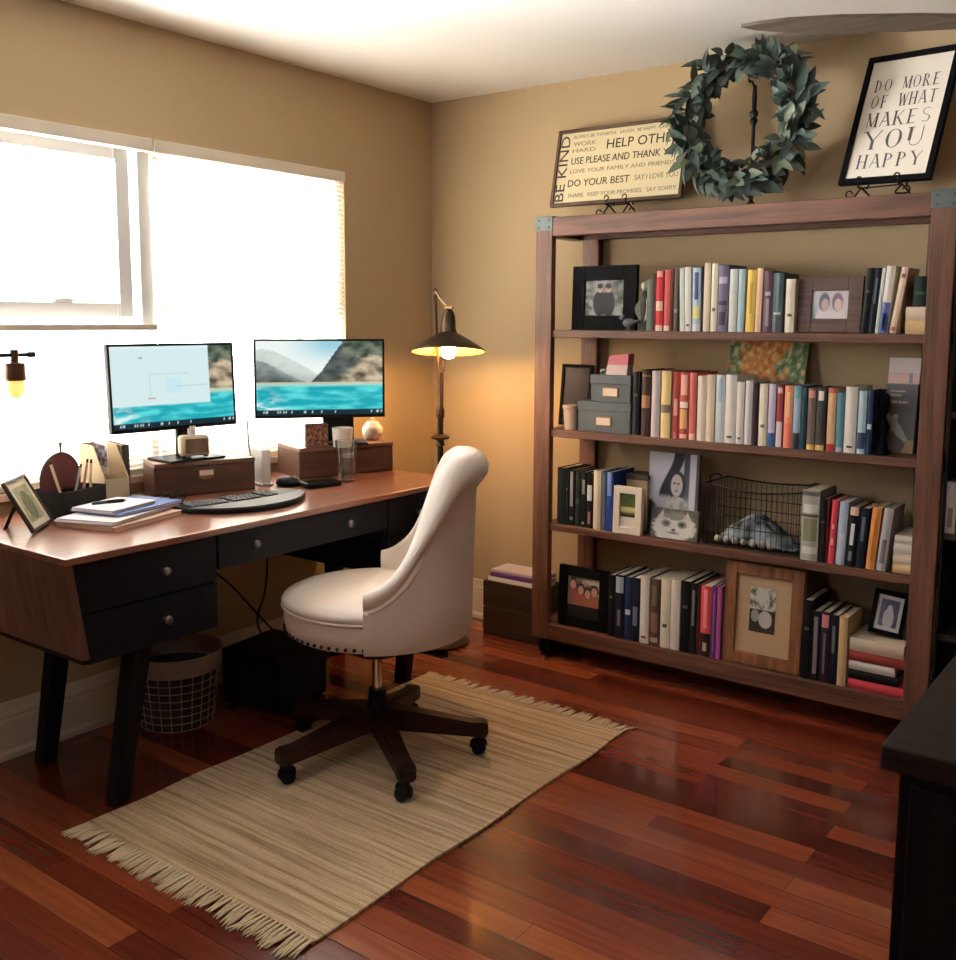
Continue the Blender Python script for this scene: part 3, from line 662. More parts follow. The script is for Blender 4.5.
BOOKS = {
 1:[
  (1.291,0.025,0.198,'sage',0,'thin grey green book next to the small winged figurine'),
  (1.317,0.012,0.220,'maroon',0,'thin dark brown book at the left of the red books'),
  (1.330,0.032,0.227,'red',0,'crimson book with cream patches on its spine'),
  (1.363,0.026,0.230,'rose',0,'lighter red book with a cream foot right of the crimson one'),
  (1.390,0.013,0.233,'maroon',0,'narrow maroon book right of the two red books'),
  (1.404,0.018,0.233,'umber',0,'brown grey book before the pale group of books'),
  (1.432,0.020,0.236,'mint',-2,'pale mint book standing first in the pale group'),
  (1.453,0.027,0.239,'white',-2,'white book second in the pale group'),
  (1.481,0.034,0.235,'paleblue',-1,'pale blue book with dark blue lettering blocks and a yellow foot'),
  (1.516,0.008,0.241,'black',0,'thin black book left of the tall cream pair'),
  (1.525,0.027,0.252,'cream',0,'tall beige cream book, left one of the tall pair'),
  (1.553,0.026,0.249,'ivory',0,'tall ivory book, right one of the tall pair'),
  (1.580,0.042,0.243,'lavender',0,'dark lavender mottled book between ivory and pale blue books'),
  (1.624,0.032,0.227,'icecream',0,'creamy pale blue book, left half of a pair'),
  (1.657,0.026,0.226,'ice',0,'icy blue green book left of the yellow one'),
  (1.688,0.034,0.222,'yellow',1,'bright yellow book'),
  (1.723,0.023,0.228,'peach',1,'peach coloured book right of the yellow one'),
  (1.752,0.035,0.217,'mauve',0,'dark mauve book with pale spots low on the spine'),
  (1.788,0.038,0.209,'slate',0,'slate grey book with a teal edge'),
  (1.834,0.034,0.187,'ivory',0,'short ivory book with two black marks left of the brown frame'),
  (2.093,0.025,0.218,'black',4,'black book leaning right of the brown picture frame'),
  (2.119,0.021,0.218,'ink',4,'blue black book leaning in the right end group'),
  (2.141,0.012,0.217,'mint',4,'thin pale mint book leaning between black and white books'),
  (2.154,0.029,0.223,'whiteblue',4,'white book with a blue lower half leaning near the right post'),
  (2.187,0.022,0.219,'blush',8,'pinkish cream book leaning hardest'),
 ],
 2:[
  (1.280,0.039,0.259,'leather',0,'dark leather book with a tan band left of the lilac book'),
  (1.323,0.036,0.257,'lilac',0,'pale lilac book near the left end'),
  (1.366,0.041,0.258,'straw',0,'straw yellow book with a grey band'),
  (1.412,0.029,0.256,'brick',0,'narrow brick red book right of the straw yellow one'),
  (1.442,0.038,0.257,'redcream',0,'red and cream patterned book between two red ones'),
  (1.482,0.030,0.255,'rosebrick',0,'rosy red book left of the white run'),
  (1.514,0.036,0.245,'eggshell',0,'eggshell book that starts the white run'),
  (1.551,0.034,0.250,'cream',0,'cream book second in the white run'),
  (1.586,0.037,0.251,'bluewhite',0,'bluish white book third in the white run'),
  (1.624,0.044,0.253,'white',0,'white book with a small black mark at its foot'),
  (1.669,0.030,0.229,'white',0,'shorter white book, left one of two'),
  (1.700,0.029,0.234,'pearl',0,'shorter pearl white book, right one of two'),
  (1.730,0.020,0.224,'plum',0,'dark plum book at the end of the white run'),
  (1.755,0.032,0.225,'ivory',0,'ivory book with a green dot right of the plum one'),
  (1.789,0.027,0.226,'lavblue',0,'lavender book with a blue foot'),
  (1.818,0.024,0.220,'maroonwhite',0,'maroon topped book with a white lower half'),
  (1.846,0.032,0.222,'salmon',0,'orange salmon book'),
  (1.880,0.027,0.223,'skyblue',0,'sky blue book with a dark foot right of the salmon one'),
  (1.908,0.020,0.221,'teal',0,'dark teal book in the middle of the right half'),
  (1.930,0.029,0.218,'taupe',0,'taupe book with a yellow foot'),
  (1.961,0.033,0.220,'charcoal',0,'charcoal book with a white top mark and yellow foot'),
  (1.999,0.029,0.221,'tan',0,'tan book with a red foot'),
  (2.030,0.027,0.206,'tealblue',0,'teal blue book left of the thick white one'),
  (2.059,0.041,0.228,'white',0,'thick white book near the right end'),
  (2.103,0.028,0.216,'icenavy',0,'icy blue book with a navy foot'),
  (2.132,0.020,0.217,'navy',0,'thin navy book left of the black bookend'),
 ],
 3:[
  (0.901,0.039,0.237,'forest',0,'very dark green book at the far left'),
  (0.941,0.016,0.235,'black',0,'thin black book second from the left post'),
  (0.958,0.028,0.233,'blackgrey',0,'black book with a long grey stripe'),
  (0.989,0.024,0.232,'forest2',0,'dark green book right of the grey striped one'),
  (1.014,0.029,0.230,'black2',0,'black book with a grey upper mark'),
  (1.045,0.026,0.229,'blackwhite',0,'black book with a white middle block'),
  (1.074,0.035,0.240,'cream',0,'cream book among the black ones'),
  (1.111,0.021,0.239,'greynavy',0,'grey navy book right of the cream one'),
  (1.134,0.032,0.242,'blue',0,'blue book with a deep blue cover behind the white frame'),
  (1.926,0.063,0.254,'pattern',0,'thick grey and white patterned book right of the wire basket'),
  (1.992,0.021,0.227,'black',0,'thin black book right of the patterned one'),
  (2.014,0.009,0.226,'darkred',0,'thin dark red book left of the crimson one'),
  (2.024,0.023,0.228,'crimson',2,'crimson pink book'),
  (2.049,0.032,0.224,'skypale',2,'pale blue book right of the crimson one'),
  (2.083,0.032,0.211,'blackwhite2',3,'black book with white blocks and a pink top'),
  (2.118,0.030,0.211,'ink',3,'blue black book left of the orange one'),
  (2.153,0.031,0.219,'orange',4,'orange book'),
  (2.187,0.032,0.220,'greywhite',5,'grey white book leaning next to the cream stack'),
 ],
 4:[
  (1.153,0.030,0.255,'black',0,'black book right of the black photo frame'),
  (1.186,0.040,0.261,'blacksky',0,'black book with a pale blue top block'),
  (1.228,0.030,0.258,'navy',0,'navy book with a bright blue middle'),
  (1.260,0.036,0.260,'inkblue',0,'ink dark book with a grey blue middle'),
  (1.298,0.040,0.274,'white',0,'bright white book in the dark left group'),
  (1.340,0.044,0.269,'brown',0,'brown multicoloured book between two white ones'),
  (1.388,0.041,0.277,'ivory',0,'ivory book with a grey lower band'),
  (1.430,0.041,0.280,'chalk',0,'chalk white book right of the ivory one'),
  (1.473,0.040,0.282,'black',0,'thick black book right of the chalk white one'),
  (1.514,0.024,0.280,'blackgreen',0,'dark green black book with grey lettering blocks'),
  (1.539,0.015,0.276,'maroon',0,'thin maroon book left of the pink one'),
  (1.556,0.043,0.277,'pink',0,'pink topped book with a dark foot'),
  (1.601,0.018,0.282,'violet',0,'violet book right of the pink one'),
  (1.621,0.018,0.282,'magenta',0,'magenta book next to the wood frame'),
  (1.946,0.034,0.289,'black',0,'tall black book right of the wood frame'),
  (1.982,0.029,0.255,'greyblack',0,'black book with a long grey lettering block'),
  (2.013,0.030,0.257,'plumpink',0,'plum black book with a pink top label'),
  (2.045,0.029,0.252,'ink',0,'blue black book left of the cream one'),
  (2.076,0.031,0.251,'sand',0,'sand coloured book against the flat stack'),
 ],

}
rb = random.Random(3)
for row, items in BOOKS.items():
    for x0, w, h, key, lean, desc in items:
        d = min(0.235, max(0.13, h*rb.uniform(0.66, 0.78)))
        if lean: d = 0.15
        o = book(key, w-0.0012, h, d)
        tag(o, desc+' '+ROWNAME[row], 'book', GRP[row])
        y = -0.283+(0.004 if row == 1 else 0.0)+rb.uniform(0, 0.004)
        a = math.radians(lean)
        o.rotation_euler = (0, a, 0)
        o.location = (x0, y, SHZ[row]+0.0006+(0.0 if lean <= 0 else (w-0.0012)*math.sin(a))) if lean >= 0 else (x0, y, SHZ[row]+0.0006)
        if lean < 0: o.location.x = x0; 
def flat_book(key, x, y, z, w, th, d, rz, label, group, spine='front'):
    """a book lying flat: its thickness th, spine along x facing -Y"""
    o = book(key, th, w, d, bands=False)
    o.rotation_euler = (0, PI/2, rz); o.location = (x, y, z+th+0.0006)     # thickness turned upright
    tag(o, label, 'book', group)
    return o
# ------------------------------------------------------------------ things on the bookcase shelves
YF = -0.262
def clipped(x, y, z, w, th, d, items, group):
    for key, t, dw, dx, lab in items:
        flat_book(key, x+dx, y, z, w-dw, t, d, 0, lab, group); z += t+0.0006
    return z
# top shelf, right end
G = 'books lying flat at the right end of the top shelf'
z = clipped(2.236, -0.27, SHZ[1], 0.062, 0, 0.17, [('sand', 0.046, 0, 0, 'tan cream book lying flat on the top shelf, lower of two'), ('blush', 0.042, 0.002, 0, 'cream book lying flat on the top shelf, upper of two')], G)
o = book('forest2', 0.046, 0.1, 0.12); o.location = (2.251, -0.255, z); tag(o, 'small dark green book standing on the two flat books by the post', 'book')
# second shelf leaves no flat books; third shelf stack
G = 'pale books lying flat on the third shelf'
clipped(2.239, -0.272, SHZ[3], 0.06, 0, 0.17, [('sand', 0.03, 0, 0, 'cream book lying flat beside the right post, bottom of its pale stack'), ('cream', 0.034, 0.001, 0, 'cream book lying flat beside the right post, second in its pale stack'),
   ('ivory', 0.036, 0.002, 0, 'ivory book lying flat beside the right post, third in its pale stack'), ('eggshell', 0.028, 0.003, 0.002, 'pale book lying flat beside the right post, topmost of its stack')], G)
# lowest shelf stack
G = 'books lying flat on the lowest shelf'
ztop = clipped(2.113, -0.276, SHZ[4], 0.185, 0, 0.19, [('crimson', 0.034, 0, 0, 'crimson book lying flat on the lowest shelf, bottom of the stack'), ('black', 0.034, 0.02, 0, 'black book lying flat on the lowest shelf above the crimson one'),
   ('white', 0.03, 0.03, 0, 'white book lying flat on the lowest shelf between black and red'), ('brick', 0.036, 0, 0, 'red book lying flat on the lowest shelf under the cream one'), ('cream', 0.046, 0.004, 0, 'thick cream book lying flat on top of the lowest shelf stack')], G)

def frame(name, label, w, h, fw, fd, m, fn, loc, lean=0.0, rz=0.0, mat_w=0.0, matcol=None, off=(0, 0), pw=None, ph=None, group=None, cat='picture frame', prop=True, mres=50):
    """picture frame: lower edge on z=0, faces -Y, leans back by lean radians"""
    t = thing(name, label, cat, loc, rz, group)
    T = Matrix.Translation((0, 0, fd*math.sin(lean)+0.0004)) @ Matrix.Rotation(-lean, 4, 'X')
    b = BM()
    for x0, x1, z0, z1 in ((-w/2, -w/2+fw, 0, h), (w/2-fw, w/2, 0, h), (-w/2+fw, w/2-fw, 0, fw), (-w/2+fw, w/2-fw, h-fw, h)):
        add_box(b, x0, x1, 0, fd, z0, z1, min(0.003, fw*0.15))
    b.transform(T); obj('frame_rim', b, m, t)
    b = BM(); add_box(b, -w/2+fw*0.5, w/2-fw*0.5, fd*0.55, fd*0.9, fw*0.5, h-fw*0.5); b.transform(T); obj('backing', b, mat('frame_backing', srgb(60, 50, 42), 0.8), t)
    iw, ih = w-2*fw, h-2*fw
    if matcol:
        b = BM(); add_box(b, -w/2+fw, w/2-fw, fd*0.4, fd*0.5, fw, h-fw); b.transform(T); obj('mat_board', b, mat('board_%d_%d_%d' % matcol, srgb(*matcol), 0.85), t)
    pw = pw or iw; ph = ph or ih
    p = picture('photo', pw, ph, fn, pictured('print', 0.4), t, mres, mres)
    p.matrix_local = T @ Matrix.Translation((off[0], fd*0.36, fw+(ih-ph)/2+off[1]))
    if prop and lean > 0.02:
        b = BM(); hz = h*0.7; top = T @ Vector((0, fd, hz)); ft = h*0.7*math.sin(lean)+h*0.3
        add_box(b, -w*0.1, w*0.1, -0.0015, 0.0015, 0, (Vector((0, top.y+h*0.28, 0))-top).length, 0.0005)
        dy, dz = h*0.28, -top.z
        b.transform(Matrix.Translation(top) @ Matrix.Rotation(math.atan2(dz, dy)-PI/2, 4, 'X')); obj('strut', b, mat('frame_backing', srgb(60, 50, 42), 0.8), t)
    return t

L = lambda *c: srgb(*c)[:3]
def ph_couple(u, v):
    c = mixc(L(150, 148, 146), L(60, 66, 58), sm(-0.2, 0.3, nz(u, v, 5)))
    if v > 0.35: c = mixc(c, L(70, 78, 66), 0.5*sm(0.4, 0.9, u))
    for cu in (0.38, 0.6):
        if ell(u, v, cu, 0.35, 0.17, 0.36) < 1: c = L(26, 24, 26)
        if ell(u, v, cu, 0.76, 0.075, 0.12) < 1: c = L(176, 146, 130)
        if ell(u, v, cu, 0.84, 0.08, 0.08) < 1: c = L(40, 32, 28)
    return c
frame('framed_photo', 'black square photo frame at the left end of the top shelf', 0.292, 0.256, 0.058, 0.022, M_BLACK, ph_couple, (1.079, YF+0.02, SHZ[1]+0.0006), 0.03)
def ph_family(u, v):
    c = mixc(L(196, 180, 166), L(110, 96, 98), sm(-0.25, 0.25, nz(u, v, 4, 3)))
    for cu, cv, cl in ((0.2, 0.66, (150, 96, 96)), (0.44, 0.5, (176, 96, 80)), (0.66, 0.4, (160, 110, 76)), (0.86, 0.5, (170, 108, 92))):
        c = mixc(c, L(*cl), sm(1.2, 0.8, ell(u, v, cu, cv-0.32, 0.17, 0.3)))
        c = mixc(c, L(66, 46, 40), sm(1.2, 0.8, ell(u, v, cu, cv+0.04, 0.125, 0.2)))
        c = mixc(c, L(204, 156, 136), sm(1.2, 0.8, ell(u, v, cu, cv, 0.09, 0.15)))
    if u+v > 1.4 and v > 0.72: c = L(214, 212, 200)
    return c
frame('framed_photo', 'black photo frame with reddish family print at the left end of the lowest shelf', 0.238, 0.255, 0.042, 0.022, M_BLACK, ph_family, (1.024, YF-0.008, SHZ[4]+0.0006), 0.04, matcol=(14, 14, 15), pw=0.155, ph=0.13, off=(-0.006, 0.03))
def ph_pair(u, v):
    c = mixc(L(150, 176, 176), L(214, 206, 206), sm(0, 0.6, u+v*0.5))
    for cu, cl, sk in ((0.34, (104, 106, 130), (206, 184, 180)), (0.7, (136, 112, 132), (222, 200, 196))):
        c = mixc(c, L(226, 220, 222), sm(1.2, 0.8, ell(u, v, cu, 0.05, 0.22, 0.35)))
        c = mixc(c, L(*cl), sm(1.3, 0.7, ell(u, v, cu, 0.6, 0.15, 0.33)))
        c = mixc(c, L(*sk), sm(1.3, 0.7, ell(u, v, cu+0.02, 0.5, 0.1, 0.22)))
    return c
M_OLDW = wood('weathered_frame_wood', srgb(62, 42, 36), srgb(106, 78, 66), 'X', 0.6)
frame('framed_photo', 'wide weathered brown photo frame between the books on the top shelf', 0.22, 0.192, 0.048, 0.02, M_OLDW, ph_pair, (1.981, YF, SHZ[1]+0.0006), 0.06)
# second shelf, left end
t = thing('storage_box', 'grey card storage box with label, lower and larger of two stacked', 'storage box', (1.105, -0.165, SHZ[2]+0.0006), 0, 'grey label boxes')
M_BOX = mat('slate_card', srgb(84, 92, 96), 0.7, var=0.1, bscale=20); M_LBL = mat('label_card', srgb(224, 202, 184), 0.8)
def label_box(t, w, d, h):
    b = BM(); add_box(b, -w/2+0.003, w/2-0.003, -d/2+0.003, d/2-0.003, 0, h-0.03, 0.002); obj('body', b, M_BOX, t)
    b = BM(); add_box(b, -w/2, w/2, -d/2, d/2, h-0.036, h, 0.003); obj('lid', b, M_BOX, t)
    b = BM(); z = h*0.36
    b2 = BM(); add_box(b2, -0.036, 0.036, -d/2-0.0005, -d/2+0.004, z-0.018, z+0.02, 0.001); hol = obj('label_holder', b2, M_BRASS, t)
    add_box(b, -0.032, 0.032, -d/2-0.0015, -d/2, z-0.014, z+0.016); obj('label', b, M_LBL, hol)
label_box(t, 0.245, 0.2, 0.122)
t = thing('storage_box', 'grey card storage box with label, upper and smaller of two stacked', 'storage box', (1.122, -0.16, SHZ[2]+0.123), 0, 'grey label boxes')
label_box(t, 0.186, 0.17, 0.108)
t = thing('trinket_box', 'small pink and white slanted box on top of the grey boxes', 'box', (1.133, -0.19, SHZ[2]+0.2316), 0.1)
b = BM(); add_prism(b, [(-0.047, 0), (0.043, 0), (0.046, 0.04), (-0.04, 0.04)], -0.03, 0.03, 'Y'); obj('body', b, mat('box_white', srgb(232, 208, 206), 0.5), t)
b = BM(); add_prism(b, [(-0.041, 0.0405), (0.0475, 0.0405), (0.05, 0.085), (-0.03, 0.077)], -0.031, 0.031, 'Y'); obj('lid', b, mat('box_pink', srgb(222, 128, 142), 0.5), t)
t = thing('figurine', 'tiny silver animal figurine on the upper grey box', 'figurine', (1.066, -0.2, SHZ[2]+0.2316), 0.4)
b = BM(); add_sphere(b, (0, 0, 0.014), 0.012, 10, 7, (1.4, 0.8, 0.8)); add_sphere(b, (0.016, 0, 0.024), 0.007)
for x in (-0.009, 0.009):
    for y in (-0.005, 0.005): add_tube(b, [(x, y, 0), (x, y, 0.012)], 0.0028, 6)
add_tube(b, [(0.016, 0.003, 0.028), (0.016, 0.004, 0.036)], 0.002, 5); add_tube(b, [(0.016, -0.003, 0.028), (0.016, -0.004, 0.036)], 0.002, 5)
obj('body', b, mat('pewter', srgb(170, 166, 162), 0.35, 0.8), t, 60)
t = thing('plant_cup', 'beige ceramic cup with rolled rim beside the grey boxes', 'cup', (0.944, -0.25, SHZ[2]+0.0006))
b = BM(); add_lathe(b, [(0, 0), (0.027, 0), (0.031, 0.085), (0.035, 0.088), (0.036, 0.1), (0.033, 0.102), (0.028, 0.09), (0.024, 0.006), (0, 0.006)], 24); obj('body', b, mat('beige_ceramic', srgb(214, 186, 160), 0.55), t, 40)
frame('framed_photo', 'dark shadowed frame leaning at the left end of the second shelf', 0.15, 0.262, 0.014, 0.014, M_BLACK, lambda u, v: mixc(L(30, 25, 28), L(52, 44, 47), nz(u, v, 3)+0.5), (0.882, -0.13, SHZ[2]+0.0006), 0.1, prop=False)
o = book('black', 0.03, 0.248, 0.19); o.location = (1.2325, -0.262, SHZ[2]+0.0006); tag(o, 'black book standing right of the grey boxes on the second shelf', 'book', GRP[2])
def ph_leaves(u, v):
    a = nz(u, v, 6); d = nz(u, v, 16, 5)
    o_ = mixc(L(186, 112, 56), L(232, 178, 112), 0.5+d*2.4)
    g = mixc(L(84, 116, 74), L(150, 166, 130), 0.5+d*2.6)
    p_ = L(226, 206, 160)
    c = mixc(o_, g, sm(-0.03, 0.06, abs(u-0.42)*0.75-0.19+a*0.55))
    return mixc(c, p_, sm(0.1, 0.26, d+a*0.6)*0.8)
t = thing('botanical_print', 'unframed board printed with orange and green leaves behind the second shelf books', 'art print', (1.676, -0.099, SHZ[2]+0.0006))
T = Matrix.Translation((0, 0, 0.008)) @ Matrix.Rotation(-0.21, 4, 'X') @ Matrix.Rotation(0.03, 4, 'Y')
b = BM(); add_box(b, -0.155, 0.155, 0.0008, 0.008, 0, 0.368, 0.001); b.transform(T @ Matrix.Translation((0, 0, 0.005))); obj('board', b, mat('board_edge', srgb(196, 176, 130), 0.8), t)
p = picture('printed_face', 0.308, 0.366, ph_leaves, pictured('print', 0.4), t, 60, 60); p.matrix_local = T @ Matrix.Translation((0, 0, 0.006))
# black bookend: bust on a slab
t = thing('bookend', 'black carved bust bookend at the right of the second shelf books', 'bookend', (2.176, -0.243, SHZ[2]+0.0006), 0)
b = BM(); add_box(b, -0.019, 0.019, -0.03, 0.03, 0, 0.014, 0.002)
add_lathe(b, [(0, 0.014), (0.021, 0.014), (0.019, 0.035), (0.012, 0.045), (0.017, 0.07), (0.02, 0.1), (0.012, 0.118), (0.009, 0.13), (0.014, 0.143), (0.018, 0.165), (0.0175, 0.19), (0.012, 0.207), (0, 0.212)], 18)
add_sphere(b, (0.0, -0.018, 0.165), 0.006, 8, 5); obj('bust', b, M_BLACK, t, 60)
# book with its cover to the front, leaning at the right post
t = thing('hardback_book', 'grey book shown cover first with a white bird by the right post', 'book', (2.212, -0.185, SHZ[2]+0.0006), -0.05)
T = Matrix.Translation((0, 0, 0.0018)) @ Matrix.Rotation(-0.07, 4, 'X')
b = BM(); add_box(b, -0.052, 0.052, 0.0005, 0.003, 0, 0.236, 0.001); add_box(b, -0.052, 0.052, 0.021, 0.0235, 0, 0.236, 0.001); add_box(b, -0.052, -0.0495, 0.001, 0.023, 0, 0.236, 0.001); b.transform(T); obj('cover', b, mat('grey_cover', srgb(104, 104, 108), 0.5), t)
b = BM(); add_box(b, -0.0495, 0.049, 0.003, 0.021, 0.003, 0.233); b.transform(T); obj('page_block', b, M_PAPER, t)
def ph_bird(u, v):
    c = mixc(L(106, 106, 108), L(130, 132, 136), sm(0.1, 0.5, 1-v))
    for z0, a, d in ((0.9, 0.12, 0.62), (0.84, 0.12, 0.5), (0.745, 0.08, 0.74)):
        if abs(v-z0) < 0.014 and a < u < d and nz(u*2, z0, 9) > -0.16: c = L(206, 200, 182)
    w = abs(v-(0.36-0.5*(u-0.42))); 
    if 0.06 < u < 0.8 and w < 0.11*(1-abs(u-0.42)*1.6): c = L(216, 226, 224)
    if 0.22 < u < 0.5 and 0.3 < v < 0.56 and abs((u-0.22)*1.0-(v-0.3)*0.6) < 0.09: c = L(210, 220, 220)
    if v < 0.2 and u > 0.6+v: c = L(200, 178, 140)
    return c
p = picture('cover_print', 0.1, 0.234, ph_bird, pictured('print', 0.4), t, 44, 60); p.matrix_local = T @ Matrix.Translation((0, 0, 0.001))
t = thing('greeting_card', 'small folded pastel card balanced on the cover first grey book', 'card', (2.216, -0.156, SHZ[2]+0.2405), 0.06)
b = BM(); add_prism(b, [(-0.013, 0), (-0.0115, 0), (0.0, 0.085), (-0.0012, 0.087)], -0.05, 0.05, 'X'); add_prism(b, [(0.013, 0), (0.0115, 0), (0.0, 0.085), (0.0012, 0.087)], -0.05, 0.05, 'X'); obj('folded_sheet', b, mat('card_stock', srgb(226, 214, 208), 0.8), t)
def ph_pastel(u, v): return mixc(mixc(L(226, 190, 180), L(206, 206, 214), sm(0.3, 0.7, v+nz(u, v, 3)*0.6)), L(136, 156, 190), 1.0 if 0.68 < u < 0.78 else 0)
p = picture('printed_face', 0.098, 0.083, ph_pastel, pictured('print', 0.4), t, 30, 30); p.matrix_local = Matrix.Translation((0, -0.0134, 0.001)) @ Matrix.Rotation(-0.15, 4, 'X')

# third shelf
def ph_garden(u, v):
    c = mixc(L(60, 76, 42), L(110, 120, 70), nz(u, v, 7)+0.5)
    if v < 0.42: c = mixc(L(190, 180, 120), L(60, 52, 34), sm(0.3, 0.1, v))
    return c
frame('framed_photo', 'small white block frame with garden photo on the third shelf', 0.125, 0.19, 0.028, 0.026, mat('white_frame', srgb(226, 214, 198), 0.5), ph_garden, (1.236, -0.296, SHZ[3]+0.0006), 0.03, pw=0.072, ph=0.098, off=(0.002, 0.022), matcol=(226, 214, 198), prop=False)
t = thing('keepsake_box', 'upright tan card box behind the white block frame', 'box', (1.224, -0.142, SHZ[3]+0.0006))
b = BM(); add_box(b, -0.048, 0.048, -0.05, 0.05, 0, 0.205, 0.002); obj('body', b, mat('tan_card', srgb(186, 158, 124), 0.7), t)
b = BM(); add_box(b, -0.05, 0.05, -0.052, 0.052, 0.2055, 0.228, 0.002); obj('lid', b, mat('dark_card', srgb(60, 46, 38), 0.7), t)
def ph_woman(u, v):
    c = mixc(L(212, 212, 226), L(190, 190, 208), sm(0.9, 0.5, v))
    c = mixc(c, L(52, 54, 66), sm(0.05, 0.02, abs(u-(0.33+0.28*sm(0.45, 1.0, v)))-0.07)*sm(0.42, 0.5, v))      # dark curtain edge
    if 0.7 < u < 0.82: c = mixc(c, L(86, 88, 102), sm(0.35, 0.5, v))
    if 0.84 < u < 0.95: c = L(226, 226, 236)
    if u > 0.95: c = L(96, 96, 104)
    c = mixc(c, L(72, 80, 68), sm(0.05, -0.05, v-0.5+u*0.9+0.4*nz(u, v, 6)))
    c = mixc(c, L(58, 56, 64), sm(1.12, 0.92, ell(u, v, 0.58, 0.6, 0.18, 0.185)))               # hair
    c = mixc(c, mixc(L(206, 203, 204), L(160, 158, 160), sm(0.1, -0.15, nz(u, v, 8))), sm(1.08, 0.95, ell(u, v, 0.58, 0.16, 0.3, 0.31)))  # pale top
    c = mixc(c, L(204, 198, 200), sm(1.12, 0.92, ell(u, v, 0.575, 0.605, 0.115, 0.135)))        # face
    for cu in (0.535, 0.615): c = mixc(c, L(70, 66, 70), sm(1.3, 0.7, ell(u, v, cu, 0.63, 0.026, 0.014)))
    c = mixc(c, L(120, 106, 110), sm(1.3, 0.7, ell(u, v, 0.575, 0.535, 0.036, 0.012)))
    c = mixc(c, L(172, 166, 168), sm(1.3, 0.7, ell(u, v, 0.575, 0.585, 0.012, 0.025)))
    return c
t = thing('canvas_print', 'black and white canvas portrait of a woman on the third shelf', 'photo canvas', (1.374, -0.185, SHZ[3]+0.0006))
T = Matrix.Translation((0, 0, 0.0014)) @ Matrix.Rotation(-0.06, 4, 'X')
b = BM(); add_box(b, -0.108, 0.108, 0.0008, 0.02, 0, 0.325, 0.002); b.transform(T); obj('canvas', b, mat('canvas_edge', srgb(120, 120, 126), 0.8), t)
p = picture('photo', 0.214, 0.323, ph_woman, pictured('print', 0.4), t, 70, 90); p.matrix_local = T @ Matrix.Translation((0, 0, 0.001))
def ph_cat(u, v):
    r = ell(u, v, 0.5, 0.38, 0.46, 0.5)+nz(u, v, 7)*0.8
    c = mixc(L(214, 212, 208), L(78, 82, 74), sm(0.85, 1.15, r))
    for s in (-1, 1):
        if abs(u-(0.5+s*0.27)) < 0.1*(1-(v-0.62)/0.32) and 0.62 < v < 0.94: c = L(206, 200, 194)
    c = mixc(c, L(96, 96, 92), 0.8*sm(1.2, 0.6, ell(u, v, 0.5, 0.78, 0.24, 0.16)+nz(u, v, 12)*0.8))
    for s in (-1, 1):
        c = mixc(c, L(120, 118, 112), sm(1.3, 0.7, ell(u, v, 0.5+s*0.17, 0.5, 0.1, 0.12)))
        c = mixc(c, L(34, 36, 34), sm(1.3, 0.7, ell(u, v, 0.5+s*0.16, 0.5, 0.05, 0.055)))
    c = mixc(c, L(70, 58, 58), sm(1.3, 0.7, ell(u, v, 0.5, 0.3, 0.045, 0.05)))
    c = mixc(c, L(110, 104, 102), sm(1.3, 0.7, ell(u, v, 0.5, 0.2, 0.14, 0.03)))
    return mixc(c, L(150, 146, 140), 0.5*sm(0.05, 0.25, nz(u, v, 16, 3)))
t = thing('photo_tile', 'small grey tile with a fluffy cat face below the portrait', 'photo tile', (1.424, -0.268, SHZ[3]+0.0006))
T = Matrix.Translation((0, 0, 0.0022)) @ Matrix.Rotation(-0.16, 4, 'X')
b = BM(); add_box(b, -0.1, 0.1, 0.0008, 0.012, 0, 0.118, 0.002); b.transform(T); obj('tile', b, mat('tile_grey', srgb(96, 98, 92), 0.5), t)
p = picture('photo', 0.198, 0.116, ph_cat, pictured('print', 0.4), t, 60, 40); p.matrix_local = T @ Matrix.Translation((0, 0, 0.001))
b = BM(); add_box(b, -0.02, 0.02, 0.03, 0.032, 0, 0.09); b.transform(Matrix.Identity(4)); obj('strut', b, M_BLACK, t)
# wire basket with stones and scarf
WX0, WX1, WY0, WY1, WH = 1.548, 1.912, -0.262, -0.05, 0.235
t = thing('wire_basket', 'long black wire basket between the cat tile and the patterned book', 'basket', ((WX0+WX1)/2, (WY0+WY1)/2, SHZ[3]+0.0006))
hx, hy = (WX1-WX0)/2, (WY1-WY0)/2
b = BM()
for z, r in ((WH, 0.0035), (WH*0.66, 0.0018), (WH*0.33, 0.0018), (0.004, 0.0028)):
    if z == WH: pts = [(-hx, -hy, z), (0, -hy, z-0.018), (hx, -hy, z), (hx, hy, z), (0, hy, z-0.01), (-hx, hy, z)]
    else: pts = [(-hx, -hy, z), (hx, -hy, z), (hx, hy, z), (-hx, hy, z)]
    if z == WH:
        q = smooth_path(pts[:3], 8)+[Vector(p) for p in pts[3:4]]+smooth_path(pts[3:], 8)[1:]
        add_tube(b, q, r, 6, True)
    else: add_tube(b, pts, r, 6, True)
for i in range(19):
    x = -hx+2*hx*i/18; dip = 0.018*max(0, 1-(x/hx)**2)
    for y in (-hy, hy): add_tube(b, [(x, y, 0.003), (x, y, WH-dip)], 0.0013, 5)
    add_tube(b, [(x, -hy, 0.003), (x, hy, 0.003)], 0.0013, 5)
for i in range(9):
    y = -hy+2*hy*i/8
    for x in (-hx, hx): add_tube(b, [(x, y, 0.003), (x, y, WH)], 0.0013, 5)
obj('wire_body', b, M_IRON, t)
b = BM()
for s in (-1, 1): add_tube(b, smooth_path([(s*hx, -0.05, WH), (s*(hx+0.008), -0.04, WH+0.018), (s*(hx+0.008), 0.04, WH+0.018), (s*hx, 0.05, WH)], 6), 0.003, 6)
obj('handle', b, M_IRON, t)
